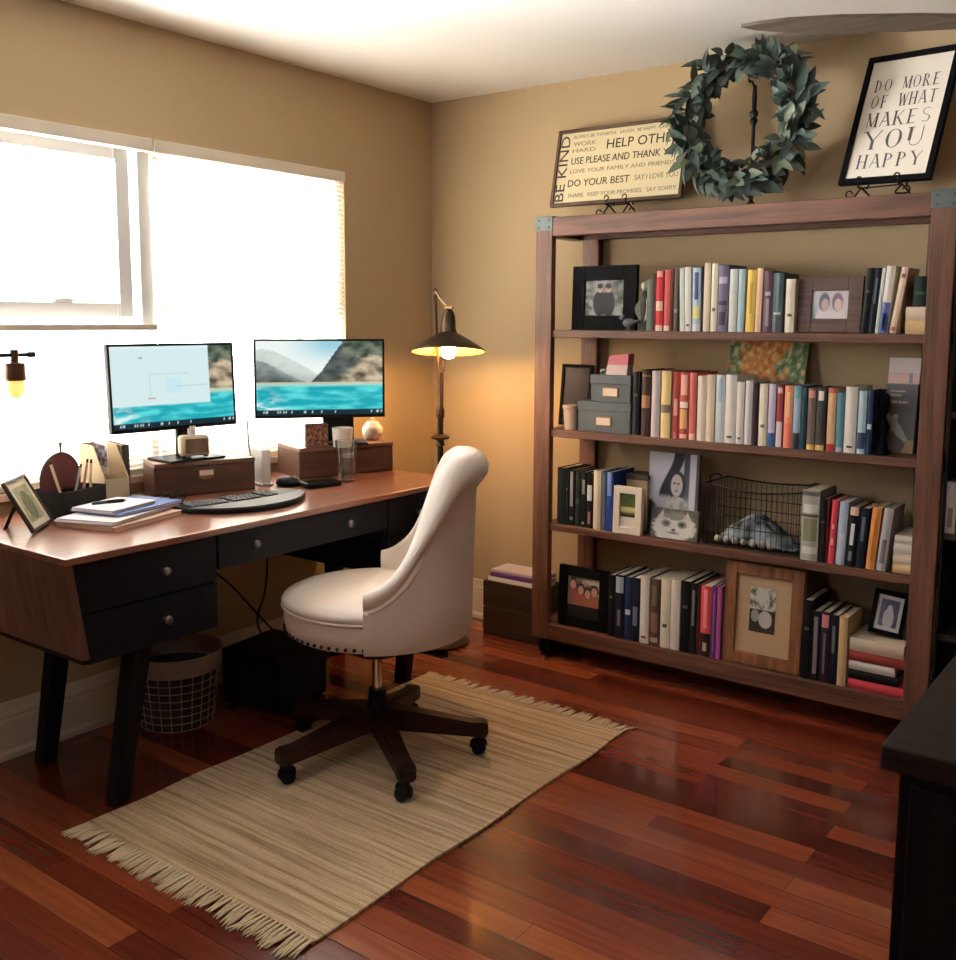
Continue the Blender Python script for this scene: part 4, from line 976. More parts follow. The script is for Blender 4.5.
t = thing('folded_scarf', 'grey blue patterned scarf heaped inside the wire basket', 'scarf', ((WX0+WX1)/2, (WY0+WY1)/2, SHZ[3]+0.006))
b = BM()
def sc(u, v):
    x = (u-0.5)*2*(hx-0.02); y = (v-0.5)*2*(hy-0.014); e = max(0, (1-abs(u-0.45)**1.6*4))*max(0, 1-abs(v-0.5)**4*14)
    return Vector((x, y, 0.012+0.115*max(0, min(1, e))*(0.85+0.3*nz(u*3, v*3, 1.3))+0.012*nz(x*30, y*30, 1)))
add_grid(b, 40, 24, sc)
m, n, l, p = base_mat('scarf_cloth'); tc = n.new('ShaderNodeTexCoord'); no = n.new('ShaderNodeTexNoise'); no.inputs['Scale'].default_value = 16; no.inputs['Detail'].default_value = 4
r = n.new('ShaderNodeValToRGB'); e = r.color_ramp.elements; e[0].position = 0.4; e[0].color = srgb(30, 32, 40); e[1].position = 0.62; e[1].color = srgb(160, 172, 180)
l.new(tc.outputs['Object'], no.inputs['Vector']); l.new(no.outputs['Fac'], r.inputs['Fac']); l.new(r.outputs['Color'], p.inputs['Base Color']); p.inputs['Roughness'].default_value = 0.9
obj('cloth', b, m, t, 180)
M_STONE = mat('pale_stone', srgb(186, 180, 166), 0.6, var=0.2, bscale=20)
for i in range(7):
    x = WX0+0.05+i*0.034; 
    st = thing('pebble', ['leftmost pale pebble at the front of the wire basket', 'second pale pebble from the left in the wire basket', 'third pale pebble from the left in the wire basket', 'middle pale pebble at the front of the wire basket', 'third pale pebble from the right in the wire basket', 'second pale pebble from the right in the wire basket', 'rightmost pale pebble at the front of the wire basket'][i], 'pebble', (x, WY0+0.024, SHZ[3]+0.026), rb.uniform(0, 3), 'pale pebbles in the wire basket')
    b = BM(); add_sphere(b, (0, 0, 0), 0.0155, 12, 8, (1.0, 0.95, rb.uniform(0.8, 1.15))); obj('stone', b, M_STONE, st, 180)

# lowest shelf
M_OAK = wood('oak_frame', srgb(96, 58, 34), srgb(156, 104, 66), 'Z', 0.5)
def ph_vase(u, v):
    c = mixc(L(206, 206, 196), L(96, 98, 92), sm(0.05, 0.3, nz(u, v, 4)+abs(u-0.5)*0.3))
    if v < 0.52: c = L(66, 62, 56)
    if ell(u, v, 0.62, 0.3, 0.26, 0.19) < 1: c = L(196, 196, 192)
    if ell(u, v, 0.22, 0.36, 0.16, 0.14) < 1: c = L(160, 156, 150)
    return c
frame('framed_photo', 'large oak frame with tan mat and a small grey photo', 0.298, 0.385, 0.045, 0.03, M_OAK, ph_vase, (1.7925, -0.275, SHZ[4]+0.0006), 0.04, matcol=(190, 160, 124), pw=0.098, ph=0.168, off=(-0.004, 0.02))
def ph_child(u, v):
    c = mixc(L(80, 84, 110), L(120, 124, 140), nz(u, v, 5)+0.5)
    if ell(u, v, 0.5, 0.3, 0.3, 0.4) < 1: c = L(206, 206, 210)
    if ell(u, v, 0.52, 0.66, 0.15, 0.15) < 1: c = L(216, 210, 210)
    return c
frame('framed_photo', 'small tilted dark frame standing on the flat books of the lowest shelf', 0.115, 0.155, 0.016, 0.014, M_BLACK, ph_child, (2.212, -0.215, ztop+0.0075), 0.16, rz=0.12, matcol=(220, 218, 214), pw=0.06, ph=0.095).rotation_euler.y = 0.11

# winged figurine and dark companion on the top shelf
t = thing('angel_figurine', 'small white angel figurine with folded wings on the top shelf', 'figurine', (1.262, -0.235, SHZ[1]+0.0006), 0.2)
M_ANG = mat('aged_white_resin', srgb(186, 180, 166), 0.6, var=0.25, bscale=40)
b = BM(); add_lathe(b, [(0, 0.0), (0.026, 0.0), (0.026, 0.012), (0.02, 0.02), (0.022, 0.05), (0.017, 0.1), (0.019, 0.13), (0.012, 0.148), (0.006, 0.154), (0, 0.155)], 16); obj('robe', b, mat('dark_resin', srgb(56, 54, 46), 0.6), t, 60)
b = BM(); add_sphere(b, (0, -0.003, 0.172), 0.0165, 14, 10, (0.9, 1, 1.1)); obj('head', b, M_ANG, t, 180)
b = BM()
for s in (-1, 1):
    V = add_grid(b, 6, 10, lambda u, v: Vector((s*(0.006+0.02*math.sin(PI*min(1, v*1.1))*(0.3+u)), -0.022-0.004*u+0.02*(1-u)*0, 0.045+0.105*v-0.01*u)))
bmesh.ops.solidify(b, geom=list(b.faces), thickness=0.005); obj('wing', b, M_ANG, t, 60)
t = thing('bird_figurine', 'little dark grey bird figurine in front of the black square frame', 'figurine', (1.216, -0.272, SHZ[1]+0.0006), 0.3)
b = BM(); add_sphere(b, (0, 0, 0.03), 0.02, 12, 8, (1.3, 0.8, 0.9)); add_sphere(b, (-0.026, 0, 0.05), 0.011, 10, 7); add_tube(b, [(0.02, 0, 0.032), (0.045, 0, 0.042)], [0.01, 0.003], 8); add_tube(b, [(-0.034, 0, 0.05), (-0.044, 0, 0.048)], [0.004, 0.001], 6)
for y in (-0.007, 0.007): add_tube(b, [(0, y, 0), (0, y, 0.018)], 0.003, 6)
add_lathe(b, [(0, 0), (0.018, 0), (0.016, 0.004), (0, 0.004)], 14); obj('body', b, mat('dark_grey_resin', srgb(84, 86, 92), 0.5), t, 60)

# ------------------------------------------------------------------ on top of the bookcase
TOP = BT-0.002
def easel(label, x, y, w, h, lean, lift, rz=0):
    t = thing('display_easel', label, 'easel', (x, y, TOP+0.006), rz)
    b = BM()
    for s in (-1, 1):
        cx = s*w
        add_tube(b, smooth_path([(cx, 0.13, 0.002), (cx, 0.085, 0.003), (cx, 0.0, lift-0.004), (cx, -0.02, lift-0.006), (cx, -0.03, lift+0.004), (cx, -0.026, lift+0.014)], 6), 0.0032, 7)
        sp = [(cx, 0.0, lift-0.004), (cx, -0.03, lift*0.45), (cx, -0.045, 0.006), (cx+s*0.006, -0.04, 0.003), (cx+s*0.03, -0.03, 0.003)]
        add_tube(b, smooth_path(sp, 6), 0.003, 7)
        curl = [(cx+s*(0.03+0.012*math.sin(a)), -0.03, 0.0145-0.0115*math.cos(a)) for a in [i*PI/6 for i in range(10)]]
        add_tube(b, curl, 0.0026, 6)
        lip = [(cx-s*0.004+0.009*math.cos(a), -0.031, lift+0.022+0.009*math.sin(a)) for a in [-PI/2+i*PI/5 for i in range(9)]]
        add_tube(b, lip, 0.0026, 6)
        add_tube(b, [(cx, 0.034, lift-0.004), (cx*0.4, 0.034+h*math.sin(lean), h*math.cos(lean)+lift)], 0.0032, 7)
    add_tube(b, [(-w, 0.0, lift-0.004), (w, 0.0, lift-0.004)], 0.0028, 7)
    obj('wire_stand', b, M_IRON, t, 60)
easel('black scroll easel holding the long wall sign', 1.085, -0.138, 0.045, 0.16, 0.2, 0.049)
easel('black scroll easel holding the tilted white sign at the right', 2.115, -0.186, 0.07, 0.18, 0.33, 0.04, -0.2)
M_SIGNW = mat('sign_cream', srgb(222, 206, 164), 0.7); M_SIGNK = mat('sign_ink', srgb(44, 42, 34), 0.7); M_SIGNG = mat('sign_ink_pale', srgb(142, 132, 104), 0.7)
t = thing('framed_sign', 'long cream framed sign reading be kind at the left of the wreath', 'sign', (1.055, -0.142, TOP+0.0615))
SW, SH = 0.605, 0.328
t.rotation_euler = (-0.205, 0.0, -0.01)
b = BM()
for x0, x1, z0, z1 in ((-SW/2, SW/2, 0, 0.014), (-SW/2, SW/2, SH-0.014, SH), (-SW/2, -SW/2+0.014, 0.014, SH-0.014), (SW/2-0.014, SW/2, 0.014, SH-0.014)): add_box(b, x0, x1, 0, 0.018, z0, z1, 0.002)
obj('frame_rim', b, wood('sign_frame_wood', srgb(60, 40, 26), srgb(90, 64, 42), 'X', 0.6), t)
b = BM(); add_box(b, -SW/2+0.012, SW/2-0.012, 0.008, 0.014, 0.012, SH-0.012); obj('panel', b, M_SIGNW, t)
def ln(body, size, x, z, width, m=M_SIGNK, rot=(0, 0, 0)): text_mesh(body, size, t, m, (x, 0.0078, z), rot, width=width)
ln('BE KIND', 0.062, -0.243, 0.022, 0.28, M_SIGNK, (0, -PI/2, 0))
ln('ALWAYS BE THANKFUL.  LAUGH.  BE HAPPY.  DREAM BIG.', 0.021, -0.228, 0.288, 0.5, M_SIGNG)
ln('WORK', 0.026, -0.225, 0.255, 0.11, M_SIGNG); ln('HARD', 0.024, -0.225, 0.228, 0.11, M_SIGNG)
ln('HELP OTHERS', 0.056, -0.062, 0.231, 0.35)
ln('USE PLEASE AND THANK YOU', 0.042, -0.225, 0.177, 0.5)
ln('LOVE YOUR FAMILY AND FRIENDS', 0.024, -0.225, 0.139, 0.48, M_SIGNG)
ln('DO YOUR BEST', 0.042, -0.228, 0.082, 0.29); ln('SAY I LOVE YOU', 0.03, 0.085, 0.087, 0.19, M_SIGNG)
ln('SHARE.  KEEP YOUR PROMISES.  SAY SORRY.', 0.024, -0.222, 0.036, 0.5, M_SIGNG)

# thick and thin poster letters: strokes as (x0, y0, x1, y1, width) in a unit cell
TH_, TN = 0.15, 0.035
GL = {'D': [(0.18, 0, 0.18, 1, TH_), ('arc', 0.18, 0.5, 0.6, 0.5, -90, 90, TN, TH_)], 'O': [('arc', 0.5, 0.5, 0.42, 0.5, 0, 360, TN, TH_)],
 'M': [(0.12, 0, 0.12, 1, TN), (0.12, 1, 0.5, 0.05, TH_), (0.5, 0.05, 0.86, 1, TN), (0.86, 0, 0.86, 1, TH_)], 'R': [(0.2, 0, 0.2, 1, TH_), ('arc', 0.2, 0.75, 0.5, 0.25, -90, 90, TN, TH_), (0.42, 0.5, 0.8, 0, TH_)],
 'E': [(0.25, 0, 0.25, 1, TH_), (0.25, 0.98, 0.78, 0.98, TN), (0.25, 0.5, 0.65, 0.5, TN), (0.25, 0.02, 0.8, 0.02, TN)], 'F': [(0.25, 0, 0.25, 1, TH_), (0.25, 0.98, 0.8, 0.98, TN), (0.25, 0.5, 0.66, 0.5, TN)],
 'W': [(0.04, 1, 0.27, 0, TH_), (0.27, 0, 0.5, 0.9, TN), (0.5, 0.9, 0.72, 0, TH_), (0.72, 0, 0.96, 1, TN)], 'H': [(0.2, 0, 0.2, 1, TH_), (0.8, 0, 0.8, 1, TH_), (0.2, 0.5, 0.8, 0.5, TN)],
 'A': [(0.1, 0, 0.5, 1, TN), (0.5, 1, 0.88, 0, TH_), (0.24, 0.35, 0.74, 0.35, TN)], 'T': [(0.5, 0, 0.5, 1, TH_), (0.08, 0.98, 0.92, 0.98, TN)], 'K': [(0.18, 0, 0.18, 1, TH_), (0.2, 0.4, 0.82, 1, TN), (0.38, 0.58, 0.84, 0, TH_)],
 'S': [('arc', 0.5, 0.75, 0.32, 0.25, 40, 270, TN, 0.06), ('arc', 0.5, 0.25, 0.34, 0.25, 90, -140, TN, 0.1)], 'Y': [(0.08, 1, 0.5, 0.45, TH_), (0.92, 1, 0.5, 0.45, TN), (0.5, 0, 0.5, 0.48, TH_)],
 'U': [(0.2, 0.3, 0.2, 1, TH_), (0.82, 0.3, 0.82, 1, TN), ('arc', 0.51, 0.32, 0.31, 0.32, 180, 360, TN, TN)], 'P': [(0.2, 0, 0.2, 1, TH_), ('arc', 0.2, 0.73, 0.55, 0.27, -90, 90, TN, TH_)]}
def stroke(b, x0, z0, x1, z1, w, F):
    w2 = w/2
    if abs(z1-z0) > abs(x1-x0)*0.7: q = [(x0-w2, z0), (x0+w2, z0), (x1+w2, z1), (x1-w2, z1)]
    else: q = [(x0, z0-w2), (x1, z1-w2), (x1, z1+w2), (x0, z0+w2)]
    P = [F(*a) for a in q]; A = [b.verts.new((a, -0.0006, c)) for a, c in P]; B = [b.verts.new((a, 0.0006, c)) for a, c in P]
    b.faces.new(A); b.faces.new(B[::-1])
    for i in range(4): b.faces.new((A[i], B[i], B[(i+1) % 4], A[(i+1) % 4]))
def poster_word(word, x, z, w, h, parent, m, gap=0.0):
    b = BM(); n = len(word); cw = w/n
    for i, chh in enumerate(word):
        if chh == ' ': continue
        F = lambda a, c: (x+cw*(i+0.06+a*0.88), z+c*h)
        for s in GL[chh]:
            if s[0] == 'arc':
                _, cx, cz, rx, rz, a0, a1, tn, tk = s; N = 26; I = []; O = []
                for k in range(N+1):
                    a = math.radians(a0+(a1-a0)*k/N); tw = tn+(tk-tn)*abs(math.cos(a))
                    O.append((cx+rx*math.cos(a), cz+rz*math.sin(a))); I.append((cx+(rx-tw)*math.cos(a), cz+(rz-tn)*math.sin(a)))
                for k in range(N):
                    P = [F(*p) for p in (O[k], O[k+1], I[k+1], I[k])]
                    b.faces.new([b.verts.new((p[0], -0.0006, p[1])) for p in P])
            else: stroke(b, *s, F)
            if s[0] != 'arc' and s[4] == TH_:
                for q in ((s[0], s[1]), (s[2], s[3])):
                    if q[1] in (0, 1): stroke(b, q[0]-0.17, abs(q[1]-0.012), q[0]+0.17, abs(q[1]-0.012), 0.028, F)
    obj('lettering', b, m, parent)
QW, QH = 0.322, 0.474
t = thing('framed_sign', 'tilted black framed sign reading do more of what makes you happy', 'sign', (2.117, -0.194, TOP+0.057))
t.rotation_euler = (-0.33, 0.03, -0.2)
b = BM()
for x0, x1, z0, z1 in ((-QW/2, QW/2, 0, 0.02), (-QW/2, QW/2, QH-0.02, QH), (-QW/2, -QW/2+0.02, 0.02, QH-0.02), (QW/2-0.02, QW/2, 0.02, QH-0.02)): add_box(b, x0, x1, 0, 0.02, z0, z1, 0.002)
obj('frame_rim', b, M_BLACK, t)
b = BM(); add_box(b, -QW/2+0.018, QW/2-0.018, 0.008, 0.014, 0.018, QH-0.018); obj('panel', b, mat('poster_white', srgb(232, 222, 204), 0.6), t)
hold = bpy.data.objects.new('verse', None)
for word, z, h, w in (('DO MORE', 0.34, 0.044, 0.235), ('OF WHAT', 0.278, 0.046, 0.235), ('MAKES', 0.208, 0.052, 0.235), ('YOU', 0.125, 0.068, 0.225), ('HAPPY', 0.056, 0.05, 0.235)):
    b0 = len(t.children); poster_word(word, -w/2, z, w, h, t, mat('poster_ink', srgb(84, 80, 76), 0.7))
    t.children[-1].location.y = 0.0076 if False else 0.0
for c in t.children:
    if c.name.startswith('lettering'): c.location = (0, 0.0074, 0)
bpy.data.objects.remove(hold)
# wreath on its stand
t = thing('wreath_stand', 'dark turned metal stand post carrying the green wreath', 'stand', (1.636, -0.135, TOP+0.0006))
b = BM(); add_lathe(b, [(0, 0), (0.075, 0), (0.07, 0.008), (0.02, 0.014), (0.007, 0.03), (0.0065, 0.3), (0.011, 0.308), (0.0155, 0.318), (0.009, 0.328), (0.0155, 0.338), (0.0155, 0.346), (0.008, 0.356), (0.0095, 0.4), (0.007, 0.44), (0, 0.446)], 18)
add_tube(b, smooth_path([(0, 0, 0.43), (0, -0.03, 0.45), (0, -0.055, 0.445), (0, -0.062, 0.46)], 5), 0.004, 7); obj('post', b, M_IRON, t, 40)
WC = Vector((1.618, -0.215, TOP+0.314)); WR = 0.205
t = thing('leaf_wreath', 'round wreath of grey green leaves on top of the bookcase', 'wreath', tuple(WC))
b = BM(); add_tube(b, [(WR*math.cos(2*PI*i/48), 0, WR*math.sin(2*PI*i/48)) for i in range(48)], 0.02, 8, True); obj('twig_ring', b, mat('twig', srgb(58, 48, 36), 0.9), t, 180)
m, n, l, p = base_mat('wreath_leaf'); a = n.new('ShaderNodeVertexColor'); a.layer_name = 'Col'
l.new(a.outputs['Color'], p.inputs['Base Color']); p.inputs['Roughness'].default_value = 0.6
b = BM(); lay = b.loops.layers.float_color.new('Col'); rw = random.Random(11)
def leaf(base, d, up, L_, W_, col):
    d = d.normalized(); s = d.cross(up).normalized(); nn = s.cross(d).normalized(); N = 5; rows = []
    for i in range(N+1):
        f = i/N; wv = W_*math.sin(PI*min(1, f*0.93+0.07))**0.8*(1-f*0.15) if 0 < i < N else 0.0015
        c = base+d*L_*f-nn*L_*0.22*f*f
        rows.append([b.verts.new(c-s*wv+nn*wv*0.35), b.verts.new(c), b.verts.new(c+s*wv+nn*wv*0.35)])
    for A, B in zip(rows, rows[1:]):
        for k in range(2):
            f = b.faces.new((A[k], B[k], B[k+1], A[k+1])); f.smooth = True
            for lp in f.loops: lp[lay] = (*col, 1)
for i in range(520):
    th = 2*PI*(i+rw.random())/520; rad = Vector((math.cos(th), 0, math.sin(th))); tan = Vector((-math.sin(th), 0, math.cos(th)))
    ph = rw.uniform(0, 2*PI); o_ = rad*math.cos(ph)+Vector((0, math.sin(ph), 0))
    base = rad*WR+o_*rw.uniform(0.006, 0.042)
    d = tan*rw.choice((-0.4, 0.3, 0.6, 0.9))+o_*rw.uniform(0.45, 1.2)+Vector((rw.uniform(-.3, .3), rw.uniform(-.3, .3), rw.uniform(-.3, .3)))
    L_ = rw.uniform(0.052, 0.085)+0.022*max(0, math.cos(ph))
    if math.cos(ph) < -0.3: L_ *= 0.75
    tip = WC+base+d.normalized()*L_*1.08
    if tip.z > HC-0.012 or tip.z < TOP+0.012 or tip.y > -0.155+0.1*(0): 
        if tip.y > -0.16: d.y -= 0.9
        if tip.z > HC-0.012: L_ *= 0.5
        if tip.z < TOP+0.012: d.z += 0.7; L_ *= 0.6
    k = rw.random(); col = mixc(L(26, 38, 33), L(88, 108, 97), k**1.7) if rw.random() < 0.85 else L(96, 106, 84)
    leaf(base, d, (o_*0.6+Vector((0, -0.5, 0.3))), L_, rw.uniform(0.014, 0.025), col)
obj('foliage', b, m, t)
# ------------------------------------------------------------------ on the desk
RH = 0.118
M_WALX = wood('walnut_box_x', srgb(54, 31, 24), srgb(92, 58, 44), 'Y', 0.5)
M_WALTOP = wood('walnut_top', srgb(96, 66, 50), srgb(140, 104, 84), 'Y', 0.45)
def riser(label, corner, yaw, W, D, drawer=True):
    """monitor riser: front-left corner given; local x = toward the viewer, y = along the front"""
    t = thing('monitor_riser', label, 'monitor riser', (corner[0], corner[1], DH+0.0006), yaw, 'walnut monitor risers on the desk')
    b = BM(); add_box(b, -D, 0.002, 0, W, RH-0.014, RH, 0.002); obj('top_board', b, M_WALTOP, t)
    b = BM(); add_box(b, -D, -0.004, 0, 0.014, 0, RH-0.0142, 0.002); add_box(b, -D, -0.004, W-0.014, W, 0, RH-0.0142, 0.002); add_box(b, -D, -0.004, 0.014, W-0.014, 0.002, 0.014); add_box(b, -D, -D+0.012, 0.014, W-0.014, 0.014, RH-0.0142); obj('case', b, M_WALX, t)
    b = BM(); add_box(b, -0.016, 0.0, 0.004, W-0.004, 0.003, RH-0.016, 0.002); d = obj('drawer', b, M_WALX, t)
    b = BM(); add_box(b, 0.0002, 0.003, W*0.5-0.03, W*0.5+0.03, RH*0.48, RH*0.75, 0.001); h = obj('label_holder', b, M_BRASS, d)
    b = BM(); add_box(b, 0.0031, 0.0038, W*0.5-0.024, W*0.5+0.024, RH*0.57, RH*0.72); obj('label', b, M_LBL, h)
    b = BM(); add_tube(b, smooth_path([(0.003, W*0.5-0.02, RH*0.5), (0.012, W*0.5-0.012, RH*0.47), (0.012, W*0.5+0.012, RH*0.47), (0.003, W*0.5+0.02, RH*0.5)], 4), 0.0022, 6); obj('pull', b, M_BRASS, h)
    return t
R1 = (0.172, -1.715); R2 = (0.248, -1.113); RY1 = -math.radians(20.5); RY2 = -math.radians(19)
riser('dark wooden riser box under the left monitor', R1, RY1, 0.36, 0.15)
riser('dark wooden riser box under the right monitor', R2, RY2, 0.415, 0.215)

def sea(u, v, s, app):
    """picture shown on the monitors: mountains, a beach bay; on the left screen an open window covers most"""
    if app and u < 0.8 and v > 0.27-0.04*u*0:
        c = L(208, 229, 229)
        if v > 0.955: c = L(214, 236, 238)
        if 0.3 < u < 0.62 and abs(v-0.66) < 0.004 or (abs(u-0.3) < 0.003 and 0.38 < v < 0.66): c = L(186, 214, 220)
        if 0.42 < u < 0.56 and 0.42 < v < 0.6: c = L(198, 224, 234)
        if (abs(v-0.86) < 0.008 and 0.22 < u < 0.25) or (abs(v-0.9) < 0.006 and 0.06 < u < 0.08): c = L(120, 130, 140)
        if 0.28 < u < 0.34 and abs(v-0.36) < 0.006: c = L(190, 160, 140)
        if 0.5 < u < 0.78 and abs(v-0.5) < 0.004: c = L(180, 208, 216)
        return c
    hz = 0.42
    if v < 0.07:
        c = L(24, 44, 52)
        if nz(u*2, 0.1, 30) > 0.07 and 0.02 < v < 0.055 and (u < 0.1 or 0.14 < u < 0.62 or u > 0.9): c = L(190, 206, 208)
        return c
    if v < hz:
        c = mixc(L(28, 164, 178), L(90, 214, 216), sm(-0.15, 0.3, nz(u*1.0, v*3, 5, s)))
        f = u+v*0.4-0.2
        if f < 0.25+nz(u, v, 5, 2)*0.3: c = mixc(c, L(214, 238, 236), sm(-0.1, 0.25, nz(u, v*2, 9, s))*sm(0.3, 0.05, u*0.7+v*0.5)*1.3)
        if v > hz-0.05: c = mixc(c, L(170, 220, 206), sm(hz-0.05, hz, v))
        return c
    sky = mixc(L(232, 240, 236), L(150, 202, 218), sm(0.62, 0.98, v)*sm(0.15, 0.6, u))
    rough_ = nz(u, v, 9, 4); w1 = 0.05*nz(u, 0, 6)
    far = hz+0.46*sm(0.72, 0.05, u)+w1; near = hz+0.32*sm(0.5, -0.05, u)+w1; right = hz+0.58*sm(0.38, 0.74, u)+0.06*nz(u, 2, 8)
    c = sky
    if v < far: c = mixc(L(176, 186, 180), L(206, 214, 208), sm(hz, far, v)+rough_)
    if v < near: c = mixc(L(62, 72, 74), L(150, 160, 158), sm(hz, near, v)*0.9+rough_*1.2)
    if v < right and u > 0.36:
        c = mixc(L(58, 66, 66), L(104, 110, 106), 0.5+rough_*2.2)
        cliff = sm(0.66, 0.8, u+0.3*nz(u*0.7, v, 5, 7)+0.1*(0.6-v))
        c = mixc(c, mixc(L(84, 80, 66), L(206, 188, 158), 0.5+rough_*2.4), cliff)
    if v > 0.8+0.2*nz(u, v, 6, 9) and u > 0.68: c = mixc(L(52, 64, 52), L(120, 130, 112), 0.5+rough_*2.5)
    if v < hz+0.03: c = mixc(c, L(206, 206, 176), 0.85)
    return c
M_SCREEN = pictured('screen', emit=1.0)
def monitor(label, c, yaw, W, tilt, app, foot_z, foot, nw=0.03):
    H = W*0.61; t = thing('monitor', label, 'monitor', (c[0], c[1], foot_z), PI/2-yaw, 'computer monitors on the risers')
    # local frame: -Y faces the viewer, x runs to the viewer's right
    zc = c[2]-foot_z; T = Matrix.Translation((0, 0, zc)) @ Matrix.Rotation(-tilt, 4, 'X')
    b = BM(); add_box(b, -W/2, W/2, 0.002, 0.022, -H/2, H/2, 0.004); add_box(b, -W*0.32, W*0.32, 0.02, 0.045, -H*0.3, H*0.3, 0.01); b.transform(T); obj('housing', b, M_BLACKPL, t, 40)
    b = BM(); e = 0.0085
    for x0, x1, z0, z1 in ((-W/2, W/2, H/2-e, H/2), (-W/2, W/2, -H/2, -H/2+e*1.5), (-W/2, -W/2+e, -H/2+e*1.5, H/2-e), (W/2-e, W/2, -H/2+e*1.5, H/2-e)): add_box(b, x0, x1, -0.002, 0.0022, z0, z1, 0.0008)
    b.transform(T); obj('bezel', b, M_BLACKPL, t)
    p = picture('screen', W-2*e, H-2.5*e, lambda u, v: sea(u, v, 3 if app else 1, app), M_SCREEN, t, 110, 64); p.matrix_local = T @ Matrix.Translation((0, 0.0005, -H/2+1.5*e))
    fx, fy = foot
    b = BM(); add_box(b, fx-nw, fx+nw, fy+0.012, fy+0.03, 0.008, zc, 0.004); add_box(b, min(fx, 0)-0.03, max(fx, 0)+0.03, min(0.02, fy), fy+0.03, zc-0.05, zc+0.05, 0.006); obj('stand_neck', b, M_BLACKPL, t)
    b = BM(); add_box(b, fx-0.11, fx+0.11, fy-0.075, fy+0.085, 0.0005, 0.009, 0.004); obj('stand_foot', b, M_BLACKPL, t)
monitor('left black monitor showing an open document over a turquoise sea', (0.172, -1.62, 1.192), 0.085, 0.489, 0.05, True, DH+RH+0.0008, (0.06, 0.03))
monitor('right black monitor showing mountains above a turquoise bay', (0.236, -0.985, 1.194), 0.70, 0.51, 0.0, False, DH+RH+0.0008, (0.075, 0.05), 0.062)

# keyboard
t = thing('keyboard', 'black curved ergonomic keyboard with grey palm rest', 'keyboard', (0.482, -1.585, DH+0.0005), -math.radians(4))
b = BM(); pts = []
for i in range(25):
    y = -0.235+0.47*i/24; f = (y/0.235); pts.append((y, f))
out = [(0.03+0.115*(1-abs(f)**2.4)+0.02*(1-f*f), y) for y, f in pts]+[(-0.095+0.03*f*f, y) for y, f in reversed(pts)]
add_prism(b, out, 0.001, 0.014, 'Z'); bmesh.ops.bevel(b, geom=[e for e in b.edges if abs(e.verts[0].co.z-e.verts[1].co.z) < 1e-5], offset=0.003, segments=2, affect='EDGES'); obj('keyboard_body', b, M_BLACKPL, t)
b = BM(); pr_ = [(0.04+0.1*(1-abs(f)**2.4)+0.016*(1-f*f), y*0.96) for y, f in pts]+[(0.022+0.02*(1-f*f), y*0.96) for y, f in reversed(pts)]
add_prism(b, pr_, 0.0142, 0.019, 'Z'); obj('palm_rest', b, mat('grey_leatherette', srgb(70, 68, 70), 0.5), t)
b = BM(); add_box(b, -0.0075, 0.0075, -0.0078, 0.0078, 0, 0.006, 0.0015, seg=1); k0 = obj('keycap', b, mat('keycap_black', srgb(38, 37, 40), 0.5), t); first = True
for r in range(5):
    for cidx in range(16):
        y = -0.195+cidx*0.0185+(0.02 if cidx > 6 else 0)+(0.02 if cidx > 12 else 0)+0.004*(r % 2); x = -0.074+r*0.0182+0.014*(1-(y/0.22)**2)
        k = k0 if first else k0.copy()
        if not first: COL.objects.link(k)
        first = False; k.location = (x, y, 0.0141)
# mouse and pad phone
t = thing('computer_mouse', 'black computer mouse right of the keyboard', 'mouse', (0.325, -1.245, DH+0.0006), 0.3)
b = BM(); add_lathe(b, [(0, 0.0005), (0.03, 0.0005), (0.034, 0.008), (0.03, 0.022), (0.018, 0.033), (0, 0.036)], 20, M=Matrix.Diagonal((1.5, 0.95, 1, 1))); obj('shell', b, M_BLACKPL, t, 70)
b = BM(); add_lathe(b, [(0, -0.004), (0.008, -0.004), (0.008, 0.004), (0, 0.004)], 12, M=Matrix.Translation((0.026, 0, 0.031)) @ Matrix.Rotation(PI/2, 4, 'X')); obj('scroll_wheel', b, mat('wheel_grey', srgb(120, 120, 120), 0.4), t)
t = thing('desk_phone_pad', 'flat black mobile phone lying left of the water glass', 'phone', (0.425, -1.18, DH+0.0006), -0.35)
b = BM(); add_box(b, -0.045, 0.045, -0.07, 0.07, 0.0005, 0.02, 0.007); obj('body', b, M_BLACKPL, t)
b = BM(); add_box(b, -0.04, 0.04, -0.062, 0.062, 0.0202, 0.0208, 0.0002); obj('screen_glass', b, mat('dark_glass', (0.006, 0.006, 0.007, 1), 0.08), t)
# glass of water
t = thing('drinking_glass', 'tall clear glass half full of water on the desk', 'drinking glass', (0.43, -1.042, DH+0.0006))
b = BM(); add_lathe(b, [(0, 0.001), (0.033, 0.001), (0.043, 0.158), (0.0415, 0.158), (0.0295, 0.012), (0, 0.012)], 32); obj('glass_wall', b, M_GLASS, t, 40)
b = BM(); add_lathe(b, [(0, 0.0125), (0.029, 0.0125), (0.036, 0.1), (0, 0.1)], 32); obj('water', b, glass_mat('water', (0.86, 0.88, 0.88, 1), 0.04), t, 40)
